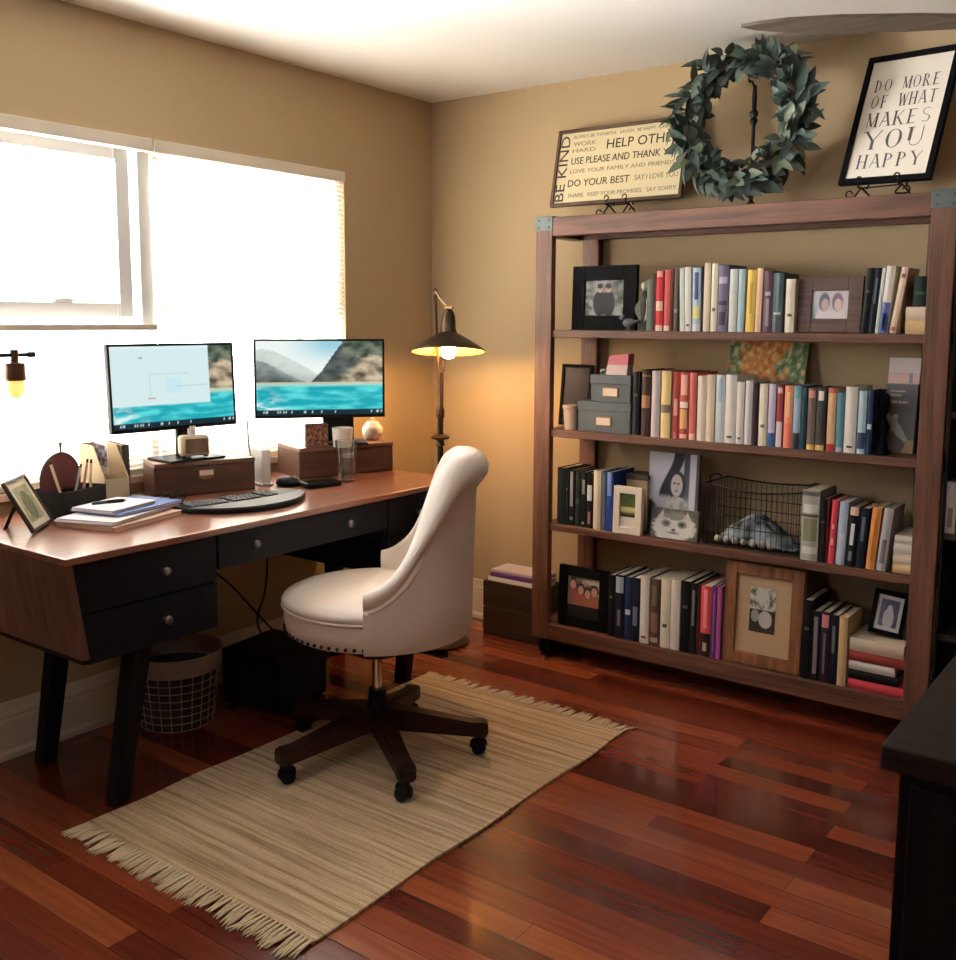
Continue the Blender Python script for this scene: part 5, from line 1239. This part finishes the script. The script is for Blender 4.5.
# small things on the risers
z = DH+0.0006+RH+0.0006
t = thing('desk_clock', 'small cream retro clock radio under the left monitor', 'clock radio', (0.188, -1.56, z+0.0115), -0.35)
b = BM(); add_box(b, -0.025, 0.02, -0.052, 0.052, 0.004, 0.078, 0.014, seg=3); obj('case', b, mat('cream_case', srgb(214, 196, 166), 0.45), t, 50)
b = BM(); add_box(b, 0.0195, 0.023, -0.036, 0.042, 0.014, 0.066, 0.006); obj('grille', b, mat('tan_grille', srgb(122, 96, 74), 0.7), t)
b = BM(); add_box(b, -0.02, 0.015, -0.045, -0.035, 0, 0.006); add_box(b, -0.02, 0.015, 0.035, 0.045, 0, 0.006); obj('feet', b, M_BLACKPL, t)
t = thing('candle', 'short white candle on the clock radio under the left monitor', 'candle', (0.18, -1.562, z+0.09))
b = BM(); add_lathe(b, [(0, 0), (0.014, 0), (0.014, 0.03), (0.011, 0.032), (0, 0.029)], 16); obj('wax', b, mat('white_wax', srgb(232, 226, 212), 0.5), t, 40)
b = BM(); add_tube(b, [(0, 0, 0.028), (0.001, 0, 0.038)], 0.0009, 5); obj('wick', b, M_BLACK, t)
t = thing('photo_block', 'small dark red photo block on the right riser', 'photo block', (0.262, -1.035, z+0.0005), -0.5)
b = BM(); add_box(b, -0.012, 0.012, -0.045, 0.045, 0.0, 0.092, 0.002); obj('block', b, mat('dark_red_block', srgb(70, 40, 34), 0.6), t)
p = picture('photo', 0.084, 0.086, lambda u, v: mixc(L(84, 56, 46), L(166, 120, 96), sm(-0.2, 0.3, nz(u*1.4, v, 6, 3))), pictured('print', 0.4), t, 24, 24, (0.0125, 0, 0.003), (0, 0, PI/2))
t = thing('paper_cup', 'white cup standing behind the water glass on the right riser', 'cup', (0.335, -0.965, z))
b = BM(); add_lathe(b, [(0, 0), (0.036, 0), (0.041, 0.075), (0.039, 0.075), (0.034, 0.004), (0, 0.004)], 24); obj('body', b, mat('white_cup', srgb(226, 218, 206), 0.5), t, 40)
t = thing('lidded_jar', 'round white ceramic jar with knob lid at the right riser end', 'jar', (0.27, -0.722, z))
b = BM(); add_lathe(b, [(0, 0), (0.026, 0), (0.042, 0.025), (0.043, 0.05), (0.03, 0.066), (0, 0.066)], 24); obj('body', b, mat('white_ceramic', srgb(228, 212, 198), 0.35), t, 60)
b = BM(); add_lathe(b, [(0, 0.0662), (0.03, 0.0662), (0.024, 0.076), (0.006, 0.08), (0.009, 0.09), (0, 0.094)], 20); obj('lid', b, mat('white_ceramic', srgb(228, 212, 198), 0.35), t, 60)
t = thing('router', 'upright white router with thin antenna between the two risers', 'router', (0.235, -1.285, DH+0.0005), -0.3)
b = BM(); add_box(b, -0.07, 0.03, -0.018, 0.018, 0.006, 0.135, 0.006); add_box(b, -0.075, 0.035, -0.025, 0.025, 0.0005, 0.0065, 0.003); obj('body', b, M_WHITEPL, t)
b = BM(); add_tube(b, [(-0.06, -0.022, 0.1), (-0.06, -0.03, 0.14), (-0.06, -0.034, 0.25)], 0.004, 8); obj('antenna', b, mat('grey_plastic', srgb(150, 146, 140), 0.5), t)
# stack of papers and notebooks
G = 'notebooks and papers at the left of the desk'
def slab(name, label, c, w, d, th, rz, z, m, cover=None):
    t = thing(name, label, name.replace('_', ' '), (c[0], c[1], z), rz, G)
    if cover:
        b = BM(); add_box(b, -d/2, d/2, -w/2, w/2, 0.0003, 0.0025, 0.0008); add_box(b, -d/2, d/2, -w/2, w/2, th-0.0025, th, 0.0008); add_box(b, -d/2, -d/2+0.003, -w/2, w/2, 0.001, th-0.001); obj('cover', b, cover, t)
        b = BM(); add_box(b, -d/2+0.003, d/2-0.003, -w/2+0.003, w/2-0.003, 0.0026, th-0.0026); obj('page_block', b, m, t)
    else:
        for k in range(5):
            b = BM(); add_box(b, -d/2+rb.uniform(-.004, .004), d/2+rb.uniform(-.006, .006), -w/2+rb.uniform(-.006, .004), w/2+rb.uniform(-.004, .006), th*k/5+0.0003, th*(k+1)/5, 0.0005); obj('sheets', b, m, t)
    return t
M_WPAP = mat('white_paper', srgb(226, 220, 224), 0.8); M_CPAP = mat('cream_paper', srgb(208, 186, 168), 0.85)
slab('notebook', 'cream notebook at the bottom of the papers on the desk', (0.41, -2.01), 0.30, 0.23, 0.016, 0.25, DH, M_CPAP, mat('tan_cover', srgb(178, 150, 132), 0.7))
slab('paper_stack', 'loose white sheets fanned over the cream notebook', (0.395, -2.02), 0.29, 0.2, 0.012, 0.36, DH+0.0165, M_WPAP)
slab('folder', 'blue folder on top of the paper stack beside the keyboard', (0.37, -1.955), 0.27, 0.2, 0.01, 0.2, DH+0.029, M_WPAP, mat('blue_cover', srgb(72, 96, 150), 0.5))
slab('notepad', 'white notepad lying on the blue folder', (0.375, -2.005), 0.19, 0.15, 0.009, 0.28, DH+0.0395, M_WPAP)
t = thing('marker_pen', 'dark marker pen lying on the white notepad', 'pen', (0.36, -2.015, DH+0.054), 1.25)
b = BM(); add_tube(b, [(-0.05, 0, 0), (-0.005, 0, 0)], 0.0052, 8); add_tube(b, [(0.045, 0, 0), (0.052, 0, 0)], [0.004, 0.0015], 8); obj('barrel', b, mat('pen_dark', srgb(46, 48, 64), 0.4), t, 40)
b = BM(); add_tube(b, [(-0.004, 0, 0), (0.044, 0, 0)], 0.0058, 8); obj('cap', b, M_BLACKPL, t, 40)
# leaning photo frame at the left end
def ph_green(u, v):
    c = mixc(L(112, 118, 96), L(176, 172, 140), nz(u, v, 5, 6)+0.5)
    if ell(u, v, 0.5, 0.45, 0.3, 0.42) < 1: c = mixc(L(66, 74, 54), L(120, 124, 96), nz(u, v, 8)+0.5)
    return c
frame('framed_photo', 'thin dark tilted photo frame at the left end of the desk', 0.175, 0.165, 0.009, 0.012, wood('thin_frame_wood', srgb(44, 28, 22), srgb(78, 54, 42), 'X', 0.5), ph_green, (0.335, -2.212, DH+0.0005), 0.5, rz=math.radians(133), matcol=(206, 198, 176), pw=0.115, ph=0.112)
# organiser, fan, files
t = thing('pen_organizer', 'black mesh desk organiser packed with pens at the back left', 'desk organizer', (0.2, -2.05, DH+0.0005), 0.3)
b = BM(); s = 0.065
for z0, rr in ((0.003, 0.0025), (0.085, 0.0028), (0.05, 0.0014)): add_tube(b, [(-s, -1.4*s, z0), (s, -1.4*s, z0), (s, 1.4*s, z0), (-s, 1.4*s, z0)], rr, 6, True)
for i in range(15):
    y = -1.4*s+2.8*s*i/14
    for x in (-s, s): add_tube(b, [(x, y, 0.003), (x, y, 0.085)], 0.001, 4)
    add_tube(b, [(-s, y, 0.003), (s, y, 0.003)], 0.001, 4)
for i in range(10):
    x = -s+2*s*i/9
    for y in (-1.4*s, 1.4*s, 0): add_tube(b, [(x, y, 0.003), (x, y, 0.085)], 0.001, 4)
for f_, x in ((1, -s), (1, s), (1, 0)): add_box(b, x-0.0006, x+0.0006, -1.4*s, 1.4*s, 0.004, 0.084)
for y in (-1.4*s, 1.4*s): add_box(b, -s, s, y-0.0006, y+0.0006, 0.004, 0.084)
add_box(b, -s, s, -1.4*s, 1.4*s, 0.001, 0.0025)
obj('mesh_tray', b, M_IRON, t)
pens = [((0.045, -0.06), (0.02, -0.085), (206, 190, 160), 0.17, 'cream pen leaning left in the black organiser'), ((0.03, -0.03), (0.03, 0.02), (150, 150, 150), 0.15, 'grey pen at the front of the black organiser'),
 ((0.04, 0.0), (0.045, 0.03), (186, 120, 120), 0.16, 'pink pen in the middle of the black organiser'), ((0.035, 0.05), (0.05, 0.045), (214, 196, 170), 0.155, 'ivory pen in the middle of the black organiser'), ((-0.03, 0.06), (-0.05, 0.07), (40, 44, 60), 0.16, 'navy pen at the back of the black organiser')]
O = Matrix.Translation((0.2, -2.05, DH+0.0014)) @ Matrix.Rotation(0.3, 4, 'Z')
for (x0, y0), (x1, y1), col, Lp, lab in pens:
    t = thing('pen', lab, 'pen', O @ Vector((x0, y0, 0.006)), 0.3, 'pens in the desk organiser')
    b = BM(); d = Vector((x1-x0, y1-y0, 0.14)).normalized(); add_tube(b, [(0, 0, 0), d*Lp], 0.0042, 8); obj('barrel', b, mat('pen_%d' % col[0], srgb(*col), 0.4), t, 40)
    b = BM(); add_tube(b, [d*Lp, d*(Lp+0.012)], [0.004, 0.0025], 8); obj('end_cap', b, M_BLACKPL, t, 40)
t = thing('woven_fan', 'round maroon woven fan standing in the black organiser', 'hand fan', O @ Vector((-0.03, -0.002, 0.004)), 0.3)
b = BM()
R_ = 0.084
add_prism(b, [(R_*math.cos(2*PI*i/36), 0.105+R_*math.sin(2*PI*i/36)) for i in range(36)], -0.0025, 0.0025, 'X')
obj('disc', b, mat('maroon_weave', srgb(92, 40, 44), 0.8, bump=0.6, bscale=150, var=0.2), t)
b = BM(); add_tube(b, [(0, R_*math.cos(2*PI*i/40), 0.105+R_*math.sin(2*PI*i/40)) for i in range(40)], 0.004, 6, True); obj('rim', b, mat('fan_rim', srgb(70, 44, 34), 0.7), t, 60)
b = BM(); add_tube(b, [(0, 0, 0.0), (0, 0, 0.045)], 0.005, 8); add_tube(b, [(0, 0.004, 0.185), (0, 0.006, 0.215)], [0.003, 0.0045], 8); add_sphere(b, (0, 0.006, 0.218), 0.0065, 8, 5); obj('handle', b, mat('fan_rim', srgb(70, 44, 34), 0.7), t, 60)
t = thing('magazine_file', 'beige and brown magazine file beside the organiser', 'magazine file', (0.135, -1.885, DH+0.0005), -0.2)
b = BM()
for y0, y1 in ((-0.04, -0.037), (0.037, 0.04)): add_prism(b, [(-0.1, 0), (0.11, 0), (0.11, 0.1), (0.02, 0.2), (-0.1, 0.2)], y0, y1, 'Y')
add_box(b, -0.1, 0.11, -0.037, 0.037, 0, 0.003); add_box(b, -0.103, -0.1, -0.04, 0.04, 0, 0.2); add_box(b, 0.107, 0.11, -0.037, 0.037, 0.003, 0.1); obj('file_case', b, mat('file_beige', srgb(186, 164, 130), 0.7), t)
t = thing('binder', 'dark brown binder standing right of the magazine file', 'binder', (0.13, -1.828, DH+0.0005), -0.2)
b = BM(); add_box(b, -0.1, 0.07, -0.0125, -0.0105, 0, 0.2, 0.0008); add_box(b, -0.1, 0.07, 0.0105, 0.0125, 0, 0.2, 0.0008); add_box(b, 0.068, 0.0705, -0.0125, 0.0125, 0, 0.2, 0.0008); obj('cover', b, mat('binder_brown', srgb(56, 42, 34), 0.6), t)
b = BM(); add_box(b, -0.095, 0.067, -0.0103, 0.0103, 0.004, 0.194); obj('page_block', b, M_PAPER, t)
t = thing('photo_card', 'glossy photo card tucked in the beige magazine file', 'photo', (0.145, -1.899, DH+0.0041), -0.2)
p = picture('photo', 0.11, 0.07, lambda u, v: mixc(L(58, 56, 66), L(170, 166, 176), sm(-0.15, 0.3, nz(u, v, 5, 2))), pictured('print', 0.3), t, 24, 18)
b = BM(); add_box(b, -0.056, 0.056, 0.0006, 0.0016, 0.105, 0.208); obj('card', b, M_WPAP, t); p.location = (0, 0.0, 0.13); 
t = thing('spectacles', 'black framed glasses lying behind the papers', 'glasses', (0.335, -1.765, DH+0.003), 0.2)
b = BM()
for s in (-1, 1):
    add_tube(b, [(0.002, s*0.034+0.026*math.cos(2*PI*i/20), 0.024+0.02*math.sin(2*PI*i/20)) for i in range(20)], 0.0022, 6, True)
    add_tube(b, smooth_path([(0.002, s*0.06, 0.03), (-0.06, s*0.064, 0.03), (-0.11, s*0.06, 0.022), (-0.13, s*0.058, 0.004)], 5), 0.002, 6)
add_tube(b, smooth_path([(0.002, -0.009, 0.028), (0.005, 0, 0.032), (0.002, 0.009, 0.028)], 4), 0.002, 6); obj('eyeglass_frame', b, M_BLACKPL, t, 60)
# pipe lamp at the far left
t = thing('pipe_lamp', 'black pipe desk lamp with glowing bulb at the left edge', 'desk lamp', (0.2, -2.345, DH+0.0006))
b = BM(); add_lathe(b, [(0, 0.0005), (0.055, 0.0005), (0.055, 0.012), (0.02, 0.02), (0.018, 0.035), (0, 0.035)], 24); obj('base', b, M_IRON, t, 40)
b = BM(); add_tube(b, [(0, 0, 0.03), (0, 0, 0.506)], 0.0085, 12); add_lathe(b, [(0, 0.49), (0.016, 0.49), (0.016, 0.525), (0, 0.525)], 14); obj('upright_pipe', b, M_IRON, t, 40)
b = BM(); add_tube(b, [(0, -0.02, 0.506), (0, 0.195, 0.506)], 0.0062, 10); add_lathe(b, [(0, -0.01), (0.009, -0.01), (0.009, 0.01), (0, 0.01)], 12, M=Matrix.Translation((0, 0.192, 0.506)) @ Matrix.Rotation(PI/2, 4, 'X')); obj('cross_pipe', b, M_IRON, t, 40)
b = BM(); add_lathe(b, [(0, 0.522), (0.012, 0.522), (0.012, 0.485), (0.029, 0.482), (0.031, 0.43), (0.027, 0.43), (0.026, 0.478), (0, 0.478)], 20, (0, 0.139, 0)); obj('socket_cup', b, mat('bronze_socket', srgb(96, 68, 48), 0.4, 0.7), t, 40)
M_BULB = mat('warm_bulb', (1, 0.75, 0.4, 1), 0.4, emit=((1.0, 0.40, 0.10, 1), 1.7))
b = BM(); add_lathe(b, [(0, 0.47), (0.016, 0.468), (0.023, 0.44), (0.026, 0.405), (0.018, 0.382), (0, 0.374)], 20, (0, 0.139, 0)); obj('bulb', b, M_BULB, t, 180)

# ------------------------------------------------------------------ floor lamp in the corner
LX, LY = 0.385, -0.415
t = thing('floor_lamp', 'bronze adjustable floor lamp with wide metal shade in the corner', 'floor lamp', (LX, LY, 0))
M_BRZ = mat('dark_bronze', srgb(62, 48, 38), 0.42, 0.75)
b = BM(); add_lathe(b, [(0, 0.0), (0.13, 0.0), (0.13, 0.012), (0.1, 0.022), (0.03, 0.034), (0.016, 0.05), (0, 0.05)], 32); obj('base', b, M_BRZ, t, 40)
b = BM(); add_lathe(b, [(0, 0.04), (0.013, 0.04), (0.013, 0.88), (0.02, 0.885), (0.014, 0.905), (0.04, 0.915), (0.042, 0.922), (0.014, 0.934), (0.013, 1.0), (0.018, 1.01), (0.018, 1.04), (0.009, 1.06), (0.008, 1.2), (0, 1.2)], 18); obj('lower_pole', b, M_BRZ, t, 40)
b = BM(); add_tube(b, [(-0.028, 0.0, 1.545), (-0.006, 0.002, 1.06)], 0.0055, 8); add_tube(b, [(0.012, -0.004, 1.03), (0.016, -0.004, 1.25)], 0.005, 8); add_sphere(b, (-0.028, 0, 1.548), 0.011, 10, 7); obj('upper_rod', b, M_BRZ, t, 40)
SHX, SHY = 0.062, -0.022
b = BM(); add_tube(b, smooth_path([(-0.028, 0, 1.548), (0.02, -0.012, 1.505), (SHX, SHY, 1.478)], 5), 0.006, 8); add_tube(b, [(SHX-0.02, SHY, 1.478), (SHX+0.022, SHY, 1.478)], 0.007, 8); obj('arm', b, M_BRASS, t, 40)
TS = Matrix.Translation((SHX, SHY, 0)) 
TILT = Matrix.Translation((0, 0, 1.45)) @ Matrix.Rotation(math.radians(-9), 4, Vector((0.8, 0.6, 0))) @ Matrix.Translation((0, 0, -1.45))
b = BM(); add_lathe(b, [(0.0, 1.472), (0.012, 1.472), (0.024, 1.455), (0.03, 1.43), (0.032, 1.385), (0.036, 1.375), (0.036, 1.362), (0, 1.362)], 24); b.transform(TS @ TILT); obj('socket_housing', b, M_BRZ, t, 40)
b = BM(); add_lathe(b, [(0.035, 1.372), (0.06, 1.358), (0.11, 1.328), (0.155, 1.297), (0.158, 1.289), (0.154, 1.291)], 48); b.transform(TS @ TILT); sh = obj('lamp_shade', b, M_BRZ, t, 60)
b = BM(); add_lathe(b, [(0.153, 1.2905), (0.108, 1.3235), (0.058, 1.353), (0.0, 1.3605)], 48); b.transform(TS @ TILT); obj('shade_lining', b, mat('cream_enamel', srgb(222, 180, 104), 0.45), sh, 60)
b = BM(); add_lathe(b, [(0, 1.36), (0.014, 1.36), (0.016, 1.335), (0.029, 1.306), (0.031, 1.29), (0.022, 1.268), (0, 1.26)], 24); b.transform(TS @ TILT)
obj('bulb', b, mat('lamp_bulb', (1, 0.8, 0.5, 1), 0.4, emit=((1.0, 0.58, 0.22, 1), 300)), t, 180)

# ------------------------------------------------------------------ under the desk
t = thing('wire_wastebasket', 'round wire basket with cloth liner band under the left drawers', 'basket', (0.18, -1.66, 0))
BHh, r0, r1 = 0.262, 0.128, 0.158
b = BM()
rad = lambda z: r0+(r1-r0)*z/BHh
for i in range(24):
    a = 2*PI*i/24; add_tube(b, [(rad(z)*math.cos(a), rad(z)*math.sin(a), z) for z in (0.004, 0.15, BHh)], 0.002, 5)
for k in range(9):
    z = 0.004+0.225*k/8; add_tube(b, [(rad(z)*math.cos(2*PI*i/32), rad(z)*math.sin(2*PI*i/32), z) for i in range(32)], 0.002, 5, True)
for k in range(4): add_tube(b, [(-r0*math.cos(k*PI/4), -r0*math.sin(k*PI/4), 0.004), (r0*math.cos(k*PI/4), r0*math.sin(k*PI/4), 0.004)], 0.002, 5)
obj('wire_body', b, mat('copper_wire', srgb(166, 138, 120), 0.5, 0.2), t, 60)
b = BM(); add_lathe(b, [(rad(0.2)-0.006, 0.2), (r0-0.006, 0.006), (0, 0.0055), (0, 0.008), (r0-0.009, 0.0085), (rad(0.2)-0.009, 0.2), (rad(0.2)-0.006, 0.2)], 36); obj('inner_bag', b, mat('dark_bag', srgb(44, 36, 33), 0.85), t, 60)
b = BM(); add_lathe(b, [(rad(0.205)+0.004, 0.205), (r1+0.005, 0.262), (r1+0.003, 0.268), (r1-0.004, 0.262), (rad(0.205)-0.003, 0.205), (rad(0.205)+0.004, 0.205)], 36); obj('cloth_liner', b, mat('liner_cloth', srgb(140, 118, 104), 0.9, bump=0.3), t, 60)
t = thing('subwoofer_box', 'low black speaker box on the floor under the desk middle', 'speaker', (0.31, -1.29, 0), 0.12)
b = BM(); add_box(b, -0.14, 0.13, -0.16, 0.12, 0.008, 0.215, 0.008); obj('cabinet', b, M_BLACKPL, t)
b = BM()
for x in (-0.11, 0.1):
    for y in (-0.13, 0.09): add_lathe(b, [(0, 0), (0.012, 0), (0.012, 0.009), (0, 0.009)], 10, (x, y, 0))
obj('feet', b, M_BLACK, t)
b = BM(); add_box(b, 0.1302, 0.136, -0.145, 0.105, 0.025, 0.2, 0.003); obj('grille', b, mat('speaker_cloth', (0.01, 0.01, 0.011, 1), 0.9), t)
def cable(label, pts):
    t = thing('power_cable', label, 'cable', (0, 0, 0), 0, 'cables hanging under the desk')
    b = BM(); add_tube(b, smooth_path(pts, 8), 0.0042, 6); obj('cord', b, M_BLACKPL, t, 60)
cable('black cable slanting down from the left drawers under the desk', [(0.06, -1.62, 0.66), (0.09, -1.5, 0.55), (0.1, -1.35, 0.42), (0.11, -1.22, 0.27), (0.1, -1.1, 0.14), (0.08, -1.0, 0.012)])
cable('black cable hanging from the middle drawer under the desk', [(0.09, -1.155, 0.67), (0.11, -1.165, 0.5), (0.12, -1.19, 0.36), (0.125, -1.235, 0.26), (0.13, -1.215, 0.19), (0.125, -1.12, 0.1), (0.11, -1.0, 0.012)])
cable('thin black cable dangling behind the wire basket', [(0.05, -1.6, 0.67), (0.06, -1.53, 0.5), (0.06, -1.5, 0.3), (0.06, -1.47, 0.1), (0.07, -1.49, 0.006)])
t = thing('power_strip', 'grey white power strip on the floor against the baseboard', 'power strip', (0.075, -0.86, 0), 0.05)
b = BM(); add_box(b, -0.025, 0.025, -0.13, 0.13, 0.0005, 0.035, 0.005); obj('body', b, mat('strip_white', srgb(190, 186, 180), 0.45), t)
b = BM()
for i in range(5): add_box(b, -0.012, 0.012, -0.1+i*0.045, -0.075+i*0.045, 0.0351, 0.036)
obj('sockets', b, mat('socket_grey', srgb(70, 70, 70), 0.5), t)

# ------------------------------------------------------------------ crate left of the bookcase
t = thing('wooden_crate', 'dark wooden crate on the floor left of the bookcase', 'crate', (0, 0, 0))
KX0, KX1, KY0, KY1, KH = 0.462, 0.782, -0.2, -0.026, 0.255
M_CRATE = wood('crate_wood', srgb(36, 24, 17), srgb(66, 46, 33), 'X', 0.6)
for k in range(2):
    z0 = 0.012+k*0.123
    b = BM(); add_box(b, KX0, KX1, KY0, KY0+0.012, z0, z0+0.119, 0.002); obj('front_plank', b, M_CRATE, t)
    b = BM(); add_box(b, KX0, KX1, KY1-0.012, KY1, z0, z0+0.119, 0.002); obj('back_plank', b, M_CRATE, t)
    for x in (KX0, KX1-0.012):
        b = BM(); add_box(b, x, x+0.012, KY0+0.0125, KY1-0.0125, z0, z0+0.119, 0.002); obj('side_plank', b, M_CRATE, t)
b = BM(); add_box(b, KX0+0.002, KX1-0.002, KY0+0.002, KY1-0.002, 0, 0.0118); obj('bottom_board', b, M_CRATE, t)
b = BM(); add_box(b, KX0+0.0125, KX1-0.0125, KY0+0.0125, KY1-0.0125, 0.222, 0.234, 0.001); obj('inner_board', b, M_CRATE, t)
zz = 0.2345
G = 'books filling the dark crate'
for key, th, dx, lab in (('white', 0.036, 0.0, 'white book at the crate rim left of the bookcase'), ('violet', 0.02, 0.01, 'purple book lying above the white one on the crate'), ('lilac', 0.014, 0.016, 'thin lilac book topmost on the dark crate')):
    flat_book(key, KX0+0.016+dx, KY0+0.0165, zz, 0.285-dx, th, 0.132, 0, lab, G); zz += th+0.0006

# ------------------------------------------------------------------ dark bookcase right of the first, and the cabinet in front
t = thing('dark_bookcase', 'dark shadowed second bookcase at the right picture edge behind the cabinet', 'bookcase', (2.386, 0, 0))
M_DK = wood('espresso_wood', srgb(24, 17, 14), srgb(46, 34, 28), 'Z', 0.5)
t['label'] = 'dark espresso second bookcase standing right of the rustic bookcase'
for x in (0, 0.814):
    b = BM(); add_box(b, x, x+0.008, -0.28, -0.02, 0, 1.62, 0.002); obj('side_panel', b, M_DK, t)
b = BM(); add_box(b, 0.008, 0.814, -0.03, -0.022, 0.05, 1.6); obj('back_panel', b, M_DK, t)
for z in (0.06, 0.4, 0.74, 1.14, 1.598):
    b = BM(); add_box(b, 0.0085, 0.8135, -0.278, -0.031, z-0.022, z, 0.002); obj('shelf', b, M_DK, t)
o = book('greywhite', 0.03, 0.17, 0.15); o.location = (2.3955, -0.278, 0.7406); tag(o, 'grey white book in the dark second bookcase right of the post', 'book')
o = book('charcoal', 0.035, 0.2, 0.15); o.location = (2.428, -0.27, 0.7406); tag(o, 'charcoal book in the dark second bookcase behind the cabinet edge', 'book')
t = thing('sideboard', 'dark brown wooden cabinet cut off by the lower right corner', 'cabinet', (2.751, -2.385, 0))
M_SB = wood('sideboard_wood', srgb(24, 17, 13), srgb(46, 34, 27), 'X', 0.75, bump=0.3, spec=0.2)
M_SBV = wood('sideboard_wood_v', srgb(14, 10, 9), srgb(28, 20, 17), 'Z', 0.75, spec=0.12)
b = BM(); add_box(b, 0, 1.15, 0, 0.84, 0.815, 0.85, 0.004); obj('top_board', b, M_SB, t)
b = BM(); add_box(b, 0.022, 1.12, 0.02, 0.82, 0.06, 0.8148, 0.003); obj('body', b, M_SBV, t)
for i in range(2):
    b = BM(); x0 = 0.04+i*0.54; add_box(b, x0, x0+0.515, 0.004, 0.0198, 0.075, 0.8, 0.003); d = obj('door', b, M_SBV, t)
    b = BM(); xk = x0+0.48 if i == 0 else x0+0.035; add_sphere(b, (xk, -0.012, 0.5), 0.013, 12, 8); add_tube(b, [(xk, 0.004, 0.5), (xk, -0.008, 0.5)], 0.005, 8); obj('knob', b, M_BRZ, d, 60)
for x in (0.03, 1.06):
    for y in (0.03, 0.76):
        b = BM(); add_box(b, x, x+0.055, y, y+0.055, 0, 0.0598, 0.003); obj('foot', b, M_SBV, t)

# ------------------------------------------------------------------ light, world, camera
w = bpy.data.worlds.new('overcast'); SC.world = w; w.use_nodes = True
bg = w.node_tree.nodes['Background']; bg.inputs['Color'].default_value = (1.0, 0.97, 0.92, 1); bg.inputs['Strength'].default_value = WORLD
# overcast sky above, lower half brightened to throw added light on the ceiling
wn, wl = w.node_tree.nodes, w.node_tree.links
tc = wn.new('ShaderNodeTexCoord'); sx = wn.new('ShaderNodeSeparateXYZ'); rp = wn.new('ShaderNodeValToRGB')
mr = wn.new('ShaderNodeMapRange'); mr.inputs['From Min'].default_value = -1; mr.inputs['From Max'].default_value = 1
wl.new(tc.outputs['Generated'], sx.inputs[0]); wl.new(sx.outputs['Z'], mr.inputs['Value']); wl.new(mr.outputs['Result'], rp.inputs['Fac'])
rp.color_ramp.elements[0].position = 0.46; rp.color_ramp.elements[0].color = (3.9, 3.9, 3.95, 1); rp.color_ramp.elements[1].position = 0.54; rp.color_ramp.elements[1].color = (0.93, 0.98, 1.06, 1)
wl.new(rp.outputs['Color'], bg.inputs['Color'])
def portal(name, loc, rot, sx, sy):
    l = bpy.data.lights.new(name, 'AREA'); l.shape = 'RECTANGLE'; l.size = sx; l.size_y = sy
    l.cycles.is_portal = True
    o = bpy.data.objects.new(name, l); COL.objects.link(o); o.location = loc; o.rotation_euler = rot
portal('sky_portal', (-0.17, (W0+W1)/2, (WZ0+WZ1)/2), (0, -PI/2, 0), WZ1-WZ0, W1-W0)
portal('sky_portal', ((RX0+RX1)/2, YB-0.17, (RZ0+RZ1)/2), (PI/2, 0, 0), RX1-RX0, RZ1-RZ0)

cam = bpy.data.cameras.new('camera'); co = bpy.data.objects.new('camera', cam); COL.objects.link(co)
yaw, pitch, roll = 0.6407, 0.1228, 0.0049
f = Vector((-math.sin(yaw)*math.cos(pitch), math.cos(yaw)*math.cos(pitch), -math.sin(pitch)))
r = Vector((math.cos(yaw), math.sin(yaw), 0)); u = r.cross(f)
r2 = r*math.cos(roll)+u*math.sin(roll); u2 = -r*math.sin(roll)+u*math.cos(roll)
co.matrix_world = Matrix(((r2.x, u2.x, -f.x, 3.0905), (r2.y, u2.y, -f.y, -3.7699), (r2.z, u2.z, -f.z, 1.4283), (0, 0, 0, 1)))
cam.sensor_fit = 'HORIZONTAL'; cam.sensor_width = 36; cam.lens = 36*998.39/956; cam.shift_y = -(480-442.7)/956
cam.clip_start = 0.05
SC.camera = co
vs = SC.view_settings; vs.view_transform = 'Standard'; vs.look = 'None'; vs.exposure = EXPO; vs.gamma = 1; vs.use_curve_mapping = False
SC.cycles.max_bounces = 10; SC.cycles.diffuse_bounces = 6; SC.cycles.glossy_bounces = 4; SC.cycles.transparent_max_bounces = 12
SC.cycles.use_denoising = True; SC.cycles.caustics_reflective = False; SC.cycles.caustics_refractive = False
SC.cycles.sample_clamp_indirect = 8
